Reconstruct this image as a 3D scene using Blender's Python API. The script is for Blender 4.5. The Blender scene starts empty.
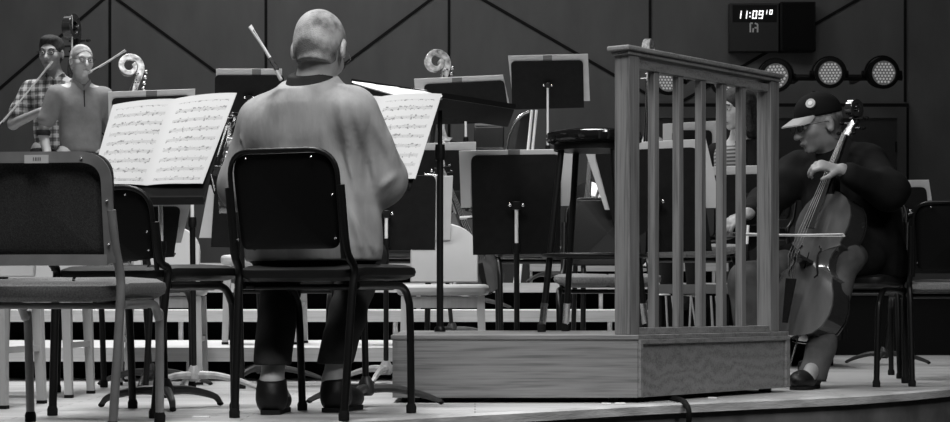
import bpy, math, random
import numpy as np
from mathutils import Vector, Matrix
random.seed(7)
V = Vector
sc = bpy.context.scene
C = sc.collection
CAMZ = 0.35; F = 2000.0; CX = 475.0; HY = 303.0
def W(px, py, Y):                      # where a point of the photo at distance Y stands
    return V(((px-CX)*Y/F, Y, CAMZ+(HY-py)*Y/F))
def GX(px, Y): return (px-CX)*Y/F
def on_plane(px, py, P0, n):
    o = V((0, 0, CAMZ)); d = V(((px-CX)/F, 1, (HY-py)/F))
    t = n.dot(P0-o)/n.dot(d)
    return o+d*t

# ------------------------------------------------------------------ materials
def _new(name):
    m = bpy.data.materials.new(name); m.use_nodes = True
    nt = m.node_tree; b = nt.nodes['Principled BSDF']
    return m, nt, b
def N(nt, t, **kw):
    n = nt.nodes.new(t)
    for k, v in kw.items():
        if k in n.inputs: n.inputs[k].default_value = v
        else: setattr(n, k, v)
    return n
def ramp(nt, stops):
    r = nt.nodes.new('ShaderNodeValToRGB'); e = r.color_ramp.elements
    while len(e) < len(stops): e.new(0.5)
    for i, (p, g) in enumerate(stops):
        e[i].position = p; e[i].color = (g, g, g, 1)
    return r
def mat(name, g, rough=.5, metal=0, var=.0, scale=20, bump=0, bscale=200, spec=.5, coat=0, stretch=(1,1,1)):
    if spec == .5 and rough >= .75: spec = .1
    m, nt, b = _new(name); L = nt.links
    b.inputs['Roughness'].default_value = rough; b.inputs['Metallic'].default_value = metal
    b.inputs['Specular IOR Level'].default_value = spec
    b.inputs['Coat Weight'].default_value = coat
    tc = N(nt, 'ShaderNodeTexCoord'); mp = N(nt, 'ShaderNodeMapping'); mp.inputs['Scale'].default_value = stretch
    L.new(tc.outputs['Object'], mp.inputs[0])
    no = N(nt, 'ShaderNodeTexNoise', Scale=scale, Detail=5.0); L.new(mp.outputs[0], no.inputs['Vector'])
    r = ramp(nt, [(.3, g*(1-var)), (.7, g*(1+var))]); L.new(no.outputs[0], r.inputs[0])
    L.new(r.outputs[0], b.inputs['Base Color'])
    if bump:
        n2 = N(nt, 'ShaderNodeTexNoise', Scale=bscale, Detail=4.0); L.new(mp.outputs[0], n2.inputs['Vector'])
        bp = N(nt, 'ShaderNodeBump', Strength=bump, Distance=.01); L.new(n2.outputs[0], bp.inputs['Height'])
        L.new(bp.outputs[0], b.inputs['Normal'])
    return m
def wood(name, g, axis=0, grain=1.0, rough=.45, contrast=.5, scale=1.0):
    m, nt, b = _new(name); L = nt.links
    b.inputs['Roughness'].default_value = rough
    tc = N(nt, 'ShaderNodeTexCoord'); mp = N(nt, 'ShaderNodeMapping')
    s = [9*scale]*3; s[axis] = 1.1*scale; mp.inputs['Scale'].default_value = s
    L.new(tc.outputs['Object'], mp.inputs[0])
    n0 = N(nt, 'ShaderNodeTexNoise', Scale=1.3, Detail=3.0); L.new(mp.outputs[0], n0.inputs['Vector'])
    mx = N(nt, 'ShaderNodeVectorMath', operation='MULTIPLY_ADD'); mx.inputs[1].default_value = (1.2,)*3
    L.new(n0.outputs['Color'], mx.inputs[0]); L.new(mp.outputs[0], mx.inputs[2])
    wv = N(nt, 'ShaderNodeTexWave', Scale=.8, Distortion=1.2, Detail=2.0); wv.bands_direction = 'Z' if axis != 2 else 'X'
    L.new(mx.outputs[0], wv.inputs['Vector'])
    mp2 = N(nt, 'ShaderNodeMapping'); s2 = [160*scale]*3; s2[axis] = 5*scale; mp2.inputs['Scale'].default_value = s2
    L.new(tc.outputs['Object'], mp2.inputs[0])
    n1 = N(nt, 'ShaderNodeTexNoise', Scale=1.0, Detail=4.0); L.new(mp2.outputs[0], n1.inputs['Vector'])
    mi = N(nt, 'ShaderNodeMix', data_type='FLOAT'); mi.inputs[0].default_value = .82
    L.new(wv.outputs['Fac'], mi.inputs[2]); L.new(n1.outputs[0], mi.inputs[3])
    r = ramp(nt, [(.2, g*(1-contrast)), (.5, g), (.85, g*(1+contrast*.55))]); L.new(mi.outputs[0], r.inputs[0])
    L.new(r.outputs[0], b.inputs['Base Color'])
    bp = N(nt, 'ShaderNodeBump', Strength=.15, Distance=.004); L.new(n1.outputs[0], bp.inputs['Height']); L.new(bp.outputs[0], b.inputs['Normal'])
    return m
def emis(name, g, st):
    m, nt, b = _new(name); b.inputs['Base Color'].default_value = (g, g, g, 1)
    b.inputs['Emission Color'].default_value = (1, 1, 1, 1); b.inputs['Emission Strength'].default_value = st
    return m
def floor_mat():
    m, nt, b = _new('stage floor boards'); L = nt.links
    b.inputs['Roughness'].default_value = .42
    tc = N(nt, 'ShaderNodeTexCoord')
    br = N(nt, 'ShaderNodeTexBrick'); br.inputs['Scale'].default_value = 1.0
    br.inputs['Brick Width'].default_value = 1.4; br.inputs['Row Height'].default_value = .085; br.inputs['Mortar Size'].default_value = .0022
    br.inputs['Color1'].default_value = (.40,)*3+(1,); br.inputs['Color2'].default_value = (.52,)*3+(1,); br.inputs['Mortar'].default_value = (.12,)*3+(1,)
    L.new(tc.outputs['Object'], br.inputs['Vector'])
    mp = N(nt, 'ShaderNodeMapping'); mp.inputs['Scale'].default_value = (2, 22, 1); L.new(tc.outputs['Object'], mp.inputs[0])
    no = N(nt, 'ShaderNodeTexNoise', Scale=1.5, Detail=6.0); L.new(mp.outputs[0], no.inputs['Vector'])
    r = ramp(nt, [(.3, .75), (.7, 1.15)]); L.new(no.outputs[0], r.inputs[0])
    mx = N(nt, 'ShaderNodeMix', data_type='RGBA', blend_type='MULTIPLY'); mx.inputs[0].default_value = 1
    L.new(br.outputs['Color'], mx.inputs[6]); L.new(r.outputs[0], mx.inputs[7]); L.new(mx.outputs[2], b.inputs['Base Color'])
    return m
def page_mat(name, rows=8, g=.8, ink=.25):
    # printed staves: rows of five lines with blurred notes, laid out on the page's own generated coordinates (uv)
    m, nt, b = _new(name); L = nt.links
    b.inputs['Roughness'].default_value = .85; b.inputs['Specular IOR Level'].default_value = .1
    uv = N(nt, 'ShaderNodeUVMap'); sp = N(nt, 'ShaderNodeSeparateXYZ'); L.new(uv.outputs[0], sp.inputs[0])
    def mth(op, a, bb=None, c=None):
        n = N(nt, 'ShaderNodeMath', operation=op)
        for i, x in enumerate((a, bb, c)):
            if x is None: continue
            if isinstance(x, (int, float)): n.inputs[i].default_value = x
            else: L.new(x, n.inputs[i])
        return n.outputs[0]
    v = mth('MULTIPLY', sp.outputs[1], rows); fr = mth('FRACT', v)
    band = mth('MULTIPLY', mth('GREATER_THAN', fr, .3), mth('LESS_THAN', fr, .62))
    lf = mth('FRACT', mth('MULTIPLY', fr, 14.0)); line = mth('MULTIPLY', band, mth('LESS_THAN', lf, .4))
    cmb = N(nt, 'ShaderNodeCombineXYZ'); L.new(mth('MULTIPLY', sp.outputs[0], 34.0), cmb.inputs[0]); L.new(mth('MULTIPLY', sp.outputs[1], rows*4.0), cmb.inputs[1])
    no = N(nt, 'ShaderNodeTexNoise', Scale=1.0, Detail=3.0); L.new(cmb.outputs[0], no.inputs['Vector'])
    band2 = mth('MULTIPLY', mth('GREATER_THAN', fr, .2), mth('LESS_THAN', fr, .75))
    notes = mth('MULTIPLY', band2, mth('GREATER_THAN', no.outputs[0], .585))
    fu = mth('FRACT', mth('MULTIPLY', sp.outputs[0], 2.0))
    inx = mth('MULTIPLY', mth('GREATER_THAN', fu, .09), mth('LESS_THAN', fu, .92))
    iny = mth('MULTIPLY', mth('GREATER_THAN', sp.outputs[1], .04), mth('LESS_THAN', sp.outputs[1], .93))
    k = mth('MULTIPLY', mth('MULTIPLY', mth('MAXIMUM', mth('MULTIPLY', line, .6), mth('MULTIPLY', notes, .75)), inx), iny)
    r = ramp(nt, [(0, g), (1, ink)]); L.new(k, r.inputs[0]); L.new(r.outputs[0], b.inputs['Base Color'])
    return m
def plaid_mat():
    m, nt, b = _new('plaid shirt cloth'); L = nt.links; b.inputs['Roughness'].default_value = .9
    tc = N(nt, 'ShaderNodeTexCoord'); outs = []
    for ax in ('X', 'Z'):
        w = N(nt, 'ShaderNodeTexWave', Scale=5.5, Distortion=2.0); w.bands_direction = ax
        L.new(tc.outputs['Object'], w.inputs['Vector']); outs.append(w.outputs['Fac'])
        w2 = N(nt, 'ShaderNodeTexWave', Scale=17.0, Distortion=1.5); w2.bands_direction = ax
        L.new(tc.outputs['Object'], w2.inputs['Vector']); outs.append(w2.outputs['Fac'])
    a = N(nt, 'ShaderNodeMath', operation='ADD'); L.new(outs[0], a.inputs[0]); L.new(outs[2], a.inputs[1])
    a2 = N(nt, 'ShaderNodeMath', operation='ADD'); L.new(outs[1], a2.inputs[0]); L.new(outs[3], a2.inputs[1])
    a3 = N(nt, 'ShaderNodeMath', operation='MULTIPLY_ADD'); L.new(a2.outputs[0], a3.inputs[0]); a3.inputs[1].default_value = .35; L.new(a.outputs[0], a3.inputs[2])
    r = ramp(nt, [(.25, .04), (.55, .17), (.85, .5)])
    a4 = N(nt, 'ShaderNodeMath', operation='MULTIPLY'); L.new(a3.outputs[0], a4.inputs[0]); a4.inputs[1].default_value = .42
    L.new(a4.outputs[0], r.inputs[0]); L.new(r.outputs[0], b.inputs['Base Color']); return m
def stripe_mat():
    m, nt, b = _new('striped knit'); L = nt.links; b.inputs['Roughness'].default_value = .9
    tc = N(nt, 'ShaderNodeTexCoord'); w = N(nt, 'ShaderNodeTexWave', Scale=15.0); w.bands_direction = 'Z'
    L.new(tc.outputs['Object'], w.inputs['Vector'])
    r = ramp(nt, [(.4, .06), (.6, .24)]); L.new(w.outputs['Fac'], r.inputs[0]); L.new(r.outputs[0], b.inputs['Base Color']); return m
def hair_mat(name, lo, hi, scale=14):
    m, nt, b = _new(name); L = nt.links; b.inputs['Roughness'].default_value = .8
    tc = N(nt, 'ShaderNodeTexCoord'); no = N(nt, 'ShaderNodeTexNoise', Scale=scale, Detail=5.0); L.new(tc.outputs['Object'], no.inputs['Vector'])
    r = ramp(nt, [(.40, lo), (.62, hi)]); L.new(no.outputs[0], r.inputs[0]); L.new(r.outputs[0], b.inputs['Base Color'])
    n2 = N(nt, 'ShaderNodeTexNoise', Scale=260.0, Detail=3.0); L.new(tc.outputs['Object'], n2.inputs['Vector'])
    bp = N(nt, 'ShaderNodeBump', Strength=.6, Distance=.004); L.new(n2.outputs[0], bp.inputs['Height']); L.new(bp.outputs[0], b.inputs['Normal'])
    return m

M = {}
M['floor'] = floor_mat()
M['lip'] = mat('worn stage edge', .45, .45, var=.35, scale=9, bump=.3, bscale=60, stretch=(.6, .6, 4))
M['stageface'] = mat('dark stage front', .16, .55, var=.4, scale=6)
M['hall'] = mat('hall carpet', .03, .95, var=.3, scale=40)
M['wall'] = mat('slate wall panel', .10, .7, var=.12, scale=5, bump=.06, bscale=120, stretch=(1, 1, .35))
M['groove'] = mat('shadow gap strip', .012, .8)
M['ceil'] = mat('dark ceiling', .04, .9)
M['oak'] = wood('oak podium boards', .185, 0, contrast=.6)
M['oakpost'] = wood('oak rail posts', .155, 2, contrast=.65)
M['riserwood'] = wood('pale riser boards', .46, 0, contrast=.2, rough=.6)
M['risertop'] = wood('pale riser deck', .55, 0, contrast=.15, rough=.55)
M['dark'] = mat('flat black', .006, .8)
M['curtain'] = mat('pleated black skirt', .007, .8)
M['streak'] = mat('pale chair legs', .2, .6)
M['steel'] = mat('black painted steel', .006, .38, spec=.25, bump=.04, bscale=90)
M['shell'] = mat('black chair shell', .003, .45, spec=.18)
M['blackseat'] = mat('black vinyl seat', .008, .55, spec=.25)
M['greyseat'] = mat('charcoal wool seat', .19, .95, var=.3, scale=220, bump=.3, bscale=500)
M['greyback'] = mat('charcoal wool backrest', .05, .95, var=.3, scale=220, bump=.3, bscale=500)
M['greyframe'] = mat('grey enamelled frame', .21, .35, var=.1, spec=.5)
M['rivet'] = mat('bright rivet', .75, .2, metal=1)
M['chrome'] = mat('chrome tube', .8, .18, metal=1)
M['satin'] = mat('pale satin tube', .9, .45)
M['desk'] = mat('black music desk', .012, .7, var=.15, scale=30, spec=.1)
M['castleg'] = mat('grey tripod casting', .035, .45, var=.3, scale=30)
M['castpale'] = mat('pale tripod casting', .3, .4, var=.3, scale=30)
M['rubber'] = mat('black rubber foot', .01, .85)
M['folder'] = mat('pale grey folder', .56, .7, var=.04, scale=15)
M['spine'] = mat('grey folder spine', .17, .7)
M['paper'] = mat('white paper', .78, .85, spec=.1)
M['page'] = page_mat('printed music page', 9, .60, .17)
M['page2'] = page_mat('printed part page', 9, .54, .14)
M['pagedge'] = mat('page edge', .55, .9)
M['whitechair'] = mat('pale plastic chair shell', .40, .4, var=.04, scale=8)
M['whiteleg'] = wood('pale wooden chair leg', .40, 2, contrast=.12)
M['skin'] = mat('skin', .3, .5, var=.08, scale=18, bump=.08, bscale=220)
M['skinlit'] = mat('lit skin', .40, .5, var=.08, scale=18, bump=.08, bscale=220)  # lighter copy of skin, its lit look put into the colour
M['skinshade'] = mat('shaded skin', .22, .5, var=.12, scale=20, bump=.1, bscale=200)  # darker copy of skin, keeps the cellist in shade by colour
M['sweat'] = mat('grey sweatshirt cotton', .30, .9, var=.16, scale=11, bump=.75, bscale=9, stretch=(1.6, 1.6, .55))
M['collar'] = mat('charcoal collar', .025, .9)
M['polo'] = mat('grey polo cotton', .19, .9, var=.1, scale=20, bump=.5, bscale=14)
M['plaid'] = plaid_mat(); M['stripe'] = stripe_mat()
M['jeans'] = mat('dark trousers', .028, .9, var=.25, scale=14, bump=.15, bscale=30)
M['denim'] = mat('washed denim', .06, .9, var=.3, scale=14, bump=.2, bscale=40)
M['jacket'] = mat('black jacket', .007, .85, var=.3, scale=10, bump=.2, bscale=16)
M['shoe'] = mat('black shoe leather', .006, .5, spec=.25, bump=.2, bscale=40)
M['sole'] = mat('shoe sole', .012, .8)
M['hairgrey'] = hair_mat('cropped grey hair', .06, .36, 13)
M['hairpale'] = hair_mat('pale cropped hair', .16, .42, 18)
M['hairdark'] = hair_mat('dark hair', .008, .03, 60)
M['eyewhite'] = mat('eye white', .5, .3); M['iris'] = mat('iris', .01, .2)
M['lip'+'s'] = mat('lips', .16, .5)
M['glass'] = mat('spectacle frame', .02, .25)
M['cap'] = mat('black baseball cap', .006, .85, bump=.2, bscale=300)
M['brim'] = mat('pale cap brim', .3, .8)
M['badge'] = mat('pale badge', .35, .6)
M['varnish'] = mat('dark instrument varnish', .07, .16, var=.35, scale=5, coat=.6, stretch=(2, 2, .6))
M['varnishdark'] = mat('dark instrument ribs', .025, .15, var=.3, scale=5, coat=.8)
M['varnishpale'] = mat('pale maple painted gloss', .62, .12, var=.7, scale=26, coat=1)  # strong variation paints the shiny light-dark reflections into the pale wood
M['ebony'] = mat('ebony', .008, .25)
M['string'] = mat('steel string', .25, .4, metal=1)
M['bowwood'] = mat('pale bow stick', .45, .35)
M['bowhair'] = mat('white bow hair', .7, .6)
M['clockbox'] = mat('black clock case', .006, .6, spec=.2)
M['clockpanel'] = mat('grey clock panel', .018, .5)
M['led'] = emis('clock digit light', .8, .9)
M['symbol'] = mat('grey printed symbol', .6, .6)
M['parbody'] = mat('black lamp housing', .004, .6, spec=.2)
M['parface'] = emis('lamp lens plate', .15, .05)
M['parled'] = emis('lamp led lens', .5, .2)
M['doorleaf'] = mat('dark door leaf', .025, .5, var=.1)
M['doorframe'] = mat('grey door frame', .07, .5)
M['case'] = mat('black instrument case', .008, .5)
M['gloss'] = mat('glossy black lacquer', .008, .1, coat=.8)

# ------------------------------------------------------------------ object helpers
def tag(o, label=None, cat=None, group=None, kind=None):
    if label: o['label'] = label
    if cat: o['category'] = cat
    if group: o['group'] = group
    if kind: o['kind'] = kind
    return o
def thing(name, label, cat, loc=(0, 0, 0), rz=0, group=None):
    o = bpy.data.objects.new(name, None); C.objects.link(o); o.location = loc; o.rotation_euler = (0, 0, rz)
    o.empty_display_size = .1
    return tag(o, label, cat, group)
def root_of(o):
    while o.parent: o = o.parent
    return o
class MB:
    def __init__(s): s.v = []; s.f = []; s.uv = None
    def add(s, vs, fs):
        k = len(s.v); s.v += [V(p) for p in vs]; s.f += [[i+k for i in f] for f in fs]; return s
    def box(s, c, d, R=None, taper=1.0):
        c = V(c); vs = []
        for z in (-1, 1):
            t = taper if z > 0 else 1
            for x, y in ((-1, -1), (1, -1), (1, 1), (-1, 1)):
                p = V((x*d[0]/2*t, y*d[1]/2*t, z*d[2]/2))
                vs.append(c+(R @ p if R else p))
        return s.add(vs, [(0, 3, 2, 1), (4, 5, 6, 7), (0, 1, 5, 4), (1, 2, 6, 5), (2, 3, 7, 6), (3, 0, 4, 7)])
    def tube(s, pts, r, n=10, rs=None, flat=None):
        pts = [V(p) for p in pts]; m = len(pts); rs = rs or [r]*m
        T = []
        for i in range(m):
            a = pts[max(i-1, 0)]; b = pts[min(i+1, m-1)]; T.append((b-a).normalized())
        u = T[0].orthogonal().normalized()
        if flat is not None:
            u = (V(flat)-T[0]*T[0].dot(V(flat))).normalized()
        vs = []
        for i in range(m):
            u = (u-T[i]*T[i].dot(u)).normalized(); w = T[i].cross(u)
            for k in range(n):
                a = 2*math.pi*k/n
                ca, sa = math.cos(a), math.sin(a)
                vs.append(pts[i]+(u*ca+w*sa)*rs[i])
        fs = [(i*n+k, i*n+(k+1) % n, (i+1)*n+(k+1) % n, (i+1)*n+k) for i in range(m-1) for k in range(n)]
        fs += [tuple(range(n-1, -1, -1)), tuple((m-1)*n+k for k in range(n))]
        return s.add(vs, fs)
    def ribbon(s, pts, widths, thick, side):       # rectangular section sweep
        pts = [V(p) for p in pts]; m = len(pts); side = V(side).normalized(); vs = []
        for i in range(m):
            t = (pts[min(i+1, m-1)]-pts[max(i-1, 0)]).normalized(); sd = (side-t*t.dot(side)).normalized(); w = t.cross(sd)
            wd = widths[i] if isinstance(widths, (list, tuple)) else widths
            th = thick[i] if isinstance(thick, (list, tuple)) else thick
            for a, b in ((-1, -1), (1, -1), (1, 1), (-1, 1)): vs.append(pts[i]+sd*a*wd/2+w*b*th/2)
        fs = [(i*4+k, i*4+(k+1) % 4, (i+1)*4+(k+1) % 4, (i+1)*4+k) for i in range(m-1) for k in range(4)]
        fs += [(3, 2, 1, 0), tuple((m-1)*4+k for k in range(4))]
        return s.add(vs, fs)
    def prism(s, poly, ext):
        n = len(poly); ext = V(ext); vs = [V(p) for p in poly]+[V(p)+ext for p in poly]
        return s.add(vs, [tuple(range(n-1, -1, -1)), tuple(range(n, 2*n))]+[(i, (i+1) % n, n+(i+1) % n, n+i) for i in range(n)])
    def lathe(s, prof, c=(0, 0, 0), n=28, R=None):
        c = V(c); vs = []; fs = []; m = len(prof)
        for r, z in prof:
            for k in range(n):
                a = 2*math.pi*k/n; p = V((r*math.cos(a), r*math.sin(a), z)); vs.append(c+(R @ p if R else p))
        fs = [(i*n+k, i*n+(k+1) % n, (i+1)*n+(k+1) % n, (i+1)*n+k) for i in range(m-1) for k in range(n)]
        fs += [tuple(range(n-1, -1, -1)), tuple((m-1)*n+k for k in range(n))]
        return s.add(vs, fs)
    def ball(s, c, r, n=12, R=None):
        r = V(r) if hasattr(r, '__len__') else V((r, r, r))
        c = V(c); vs = [c+(R @ V((0, 0, -r.z)) if R else V((0, 0, -r.z)))]; m = n//2
        for i in range(1, m):
            a = -math.pi/2+math.pi*i/m
            for k in range(n):
                b = 2*math.pi*k/n; p = V((r.x*math.cos(a)*math.cos(b), r.y*math.cos(a)*math.sin(b), r.z*math.sin(a)))
                vs.append(c+(R @ p if R else p))
        vs.append(c+(R @ V((0, 0, r.z)) if R else V((0, 0, r.z))))
        fs = [(0, 1+(k+1) % n, 1+k) for k in range(n)]
        fs += [(1+i*n+k, 1+i*n+(k+1) % n, 1+(i+1)*n+(k+1) % n, 1+(i+1)*n+k) for i in range(m-2) for k in range(n)]
        e = len(vs)-1; b = 1+(m-2)*n
        fs += [(b+k, b+(k+1) % n, e) for k in range(n)]
        return s.add(vs, fs)
    def build(s, name, m, parent=None, smooth=True, bevel=0, world=True, label=None, loc=None):
        me = bpy.data.meshes.new(name); off = V((0, 0, 0))
        if parent is not None and world: off = root_of(parent).location
        if loc is not None: off = V(loc)
        me.from_pydata([tuple(p-off) for p in s.v], [], s.f); me.update()
        me.materials.append(M[m] if isinstance(m, str) else m)
        if s.uv:
            ul = me.uv_layers.new(name='UVMap')
            for lp in me.loops: ul.data[lp.index].uv = s.uv[lp.vertex_index]
        o = bpy.data.objects.new(name, me); C.objects.link(o)
        if parent is not None: o.parent = parent
        elif loc is not None: o.location = loc
        if smooth:
            for p in me.polygons: p.use_smooth = True
            try: me.set_sharp_from_angle(angle=math.radians(38))
            except Exception: pass
        if bevel:
            b = o.modifiers.new('b', 'BEVEL'); b.width = bevel; b.segments = 2; b.limit_method = 'ANGLE'; b.angle_limit = math.radians(40)
        if label: o['label'] = label
        return o
def rpoly(pts, r, seg=5):      # 3-D polygon with rounded corners
    pts = [V(p) for p in pts]; out = []; n = len(pts)
    rs = r if isinstance(r, (list, tuple)) else [r]*n
    for i in range(n):
        p = pts[i]; a = (pts[i-1]-p).normalized(); b = (pts[(i+1) % n]-p).normalized(); q = rs[i]
        if q <= 0: out.append(p); continue
        for k in range(seg+1):
            t = k/seg
            out.append((p+a*q)*(1-t)**2+p*2*t*(1-t)+(p+b*q)*t*t)
    return out
def bez(pts, n=8):              # Catmull-Rom through points
    P = [V(p) for p in pts]; P = [P[0]*2-P[1]]+P+[P[-1]*2-P[-2]]; out = []
    for i in range(1, len(P)-2):
        for k in range(n):
            t = k/n; a, b, c, d = P[i-1:i+3]
            out.append(.5*((2*b)+(c-a)*t+(2*a-5*b+4*c-d)*t*t+(3*b-a-3*c+d)*t**3))
    out.append(P[-2]); return out
def struct(name, mb, m, **k):
    o = mb.build(name, m, smooth=k.pop('smooth', False), **k); o['kind'] = 'structure'; return o
def dup(root, loc, rz, label, group=None, scale=None):
    r = root.copy(); C.objects.link(r); r.location = loc; r.rotation_euler = (0, 0, rz); r['label'] = label
    if group: r['group'] = group
    if scale: r.scale = scale
    for ch in list(root.children):
        c = ch.copy(); C.objects.link(c); c.parent = r
        for g in list(ch.children):
            d = g.copy(); C.objects.link(d); d.parent = c
    return r

# ------------------------------------------------------------------ signed distance modelling for bodies
class SDF:
    def __init__(s, lo, hi, h=.006):
        s.lo = np.array(lo, float); s.h = h; s.n = np.ceil((np.array(hi)-s.lo)/h).astype(int)+1
        s.F = np.full(s.n, .5, np.float32)
    def _rng(s, lo, hi):
        a = np.maximum(((lo-s.lo)/s.h).astype(int)-1, 0); b = np.minimum(((hi-s.lo)/s.h).astype(int)+2, s.n)
        if (b <= a).any(): return None
        ax = [s.lo[i]+s.h*np.arange(a[i], b[i]) for i in range(3)]
        return a, b, np.meshgrid(*ax, indexing='ij')
    def _mix(s, a, b, d, k, sub=False):
        sl = tuple(slice(a[i], b[i]) for i in range(3)); f = s.F[sl]
        if sub:
            d = -d; h = np.maximum(k-np.abs(f-d), 0)/k; s.F[sl] = np.maximum(f, d)+h*h*k/4
        else:
            h = np.maximum(k-np.abs(f-d), 0)/k; s.F[sl] = np.minimum(f, d)-h*h*k/4
    def cap(s, a, b, ra, rb=None, k=.03, sq=None):
        rb = ra if rb is None else rb; a = np.array(a, float); b = np.array(b, float)
        if np.linalg.norm(b-a) < 1e-5: b = a+np.array([0, 0, 1e-4])
        m = max(ra, rb)+k+.01; r = s._rng(np.minimum(a, b)-m, np.maximum(a, b)+m)
        if r is None: return s
        ia, ib, (X, Y, Z) = r; X = X-a[0]; Y = Y-a[1]; Z = Z-a[2]; e = b-a
        f = 1
        if sq:
            d, f = np.array(sq[0], float), sq[1]; d /= np.linalg.norm(d)
            q = (X*d[0]+Y*d[1]+Z*d[2])*(1/f-1); X = X+d[0]*q; Y = Y+d[1]*q; Z = Z+d[2]*q
            e = e+d*np.dot(e, d)*(1/f-1)
        t = np.clip((X*e[0]+Y*e[1]+Z*e[2])/np.dot(e, e), 0, 1)
        d = np.sqrt((X-t*e[0])**2+(Y-t*e[1])**2+(Z-t*e[2])**2)-(ra+(rb-ra)*t)
        if f < 1: d = d*(.5+.5*f)
        s._mix(ia, ib, d, k); return s
    def ell(s, c, r, R=None, k=.03, sub=False):
        c = np.array(c, float); r = np.array(r, float); m = r.max()+k+.01; g = s._rng(c-m, c+m)
        if g is None: return s
        ia, ib, (X, Y, Z) = g; P = np.stack([X-c[0], Y-c[1], Z-c[2]], -1)
        if R is not None: P = P @ np.array(R)         # columns of R are the axes
        k0 = np.sqrt(((P/r)**2).sum(-1)); k1 = np.sqrt(((P/r**2)**2).sum(-1))+1e-6
        s._mix(ia, ib, k0*(k0-1)/k1, k, sub); return s
    def cut(s, p, n, k=.004):                  # keep the side opposite n
        p = np.array(p, float); n = np.array(n, float); n /= np.linalg.norm(n)
        ax = [s.lo[i]+s.h*np.arange(s.n[i]) for i in range(3)]
        d = (ax[0]-p[0])[:, None, None]*n[0]+(ax[1]-p[1])[None, :, None]*n[1]+(ax[2]-p[2])[None, None, :]*n[2]
        s.F = np.maximum(s.F, d.astype(np.float32)); return s
    def ridge(s, a, b, amp, w, ymax):       # a soft cloth fold on the side nearer than ymax, along a-b seen from the front
        ax = [s.lo[i]+s.h*np.arange(s.n[i]) for i in range(3)]; X = ax[0][:, None]; Z = ax[2][None, :]
        dx, dz = b[0]-a[0], b[2]-a[2]; L2 = dx*dx+dz*dz; t = np.clip(((X-a[0])*dx+(Z-a[2])*dz)/L2, 0, 1)
        d2 = (X-a[0]-t*dx)**2+(Z-a[2]-t*dz)**2; g = amp*np.exp(-d2/w**2)*np.sin(np.pi*np.clip(t*.9+.05, 0, 1))
        m = (ax[1] < ymax)
        s.F[:, m, :] -= g[:, None, :].astype(np.float32); return s
    def wrinkle(s, amp, fx, fy, fz, ph=0):
        ax = [s.lo[i]+s.h*np.arange(s.n[i]) for i in range(3)]
        X = ax[0][:, None, None]; Y = ax[1][None, :, None]; Z = ax[2][None, None, :]
        s.F = s.F+(amp*np.sin(fx*X+fz*Z+1.7*np.sin(fy*Y+4*Z+ph)+ph)*np.sin(fy*.6*Y-fz*.5*Z+2*ph+1.3*np.sin(9*X))).astype(np.float32); return s
    def build(s, name, m, parent, label=None):
        Fd = s.F; h = s.h; nx, ny, nz = Fd.shape; I = Fd < 0
        cnt = np.zeros((nx-1, ny-1, nz-1), np.int8)
        for a in (0, 1):
            for b in (0, 1):
                for c in (0, 1): cnt += I[a:nx-1+a, b:ny-1+b, c:nz-1+c]
        act = (cnt > 0) & (cnt < 8); ci = np.argwhere(act); idm = np.full(act.shape, -1, np.int32); idm[act] = np.arange(len(ci))
        S = np.zeros((len(ci), 3)); Cn = np.zeros(len(ci))
        cor = [(a, b, c) for a in (0, 1) for b in (0, 1) for c in (0, 1)]
        val = {c: Fd[ci[:, 0]+c[0], ci[:, 1]+c[1], ci[:, 2]+c[2]] for c in cor}
        for c0 in cor:
            for ax in range(3):
                if c0[ax]: continue
                c1 = tuple(1 if i == ax else c0[i] for i in range(3))
                v0, v1 = val[c0], val[c1]; x = (v0 < 0) != (v1 < 0); t = np.where(x, v0/np.where(x, v0-v1, 1), 0)
                p = np.array(c0, float)[None, :].repeat(len(ci), 0); p[:, ax] = t
                S += p*x[:, None]; Cn += x
        P = (ci+S/Cn[:, None])*h+s.lo-np.array(root_of(parent).location)
        fs = []
        for ax in range(3):
            u, w = (ax+1) % 3, (ax+2) % 3
            sl0 = [slice(None)]*3; sl1 = [slice(None)]*3; sl0[ax] = slice(0, -1); sl1[ax] = slice(1, None)
            A = I[tuple(sl0)]; B = I[tuple(sl1)]; e = np.argwhere(A != B)
            e = e[(e[:, u] > 0) & (e[:, w] > 0) & (e[:, u] < Fd.shape[u]-1) & (e[:, w] < Fd.shape[w]-1)]
            if not len(e): continue
            def g(du, dw):
                q = e.copy(); q[:, u] -= du; q[:, w] -= dw; return idm[q[:, 0], q[:, 1], q[:, 2]]
            q = np.stack([g(0, 0), g(1, 0), g(1, 1), g(0, 1)], 1)
            fl = A[e[:, 0], e[:, 1], e[:, 2]]; q[~fl] = q[~fl][:, ::-1]; fs.append(q)
        q = np.concatenate(fs); q = q[(q >= 0).all(1)]
        me = bpy.data.meshes.new(name); me.from_pydata(P.tolist(), [], q.tolist()); me.update(); me.materials.append(M[m])
        me.polygons.foreach_set('use_smooth', [True]*len(me.polygons))
        o = bpy.data.objects.new(name, me); C.objects.link(o); o.parent = parent
        if label: o['label'] = label
        return o

# ------------------------------------------------------------------ camera and setting
cam = bpy.data.cameras.new('camera'); co = bpy.data.objects.new('camera', cam); C.objects.link(co)
co.location = (0, 0, CAMZ); co.rotation_euler = (math.pi/2, 0, 0)
cam.sensor_width = 36; cam.lens = 36*F/950; cam.shift_y = (HY-211)/950; cam.clip_end = 200; sc.camera = co
sc.view_settings.view_transform = 'Standard'; sc.view_settings.look = 'None'; sc.view_settings.gamma = 1
sc.view_settings.use_curve_mapping = False; sc.view_settings.exposure = 0.0

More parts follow.
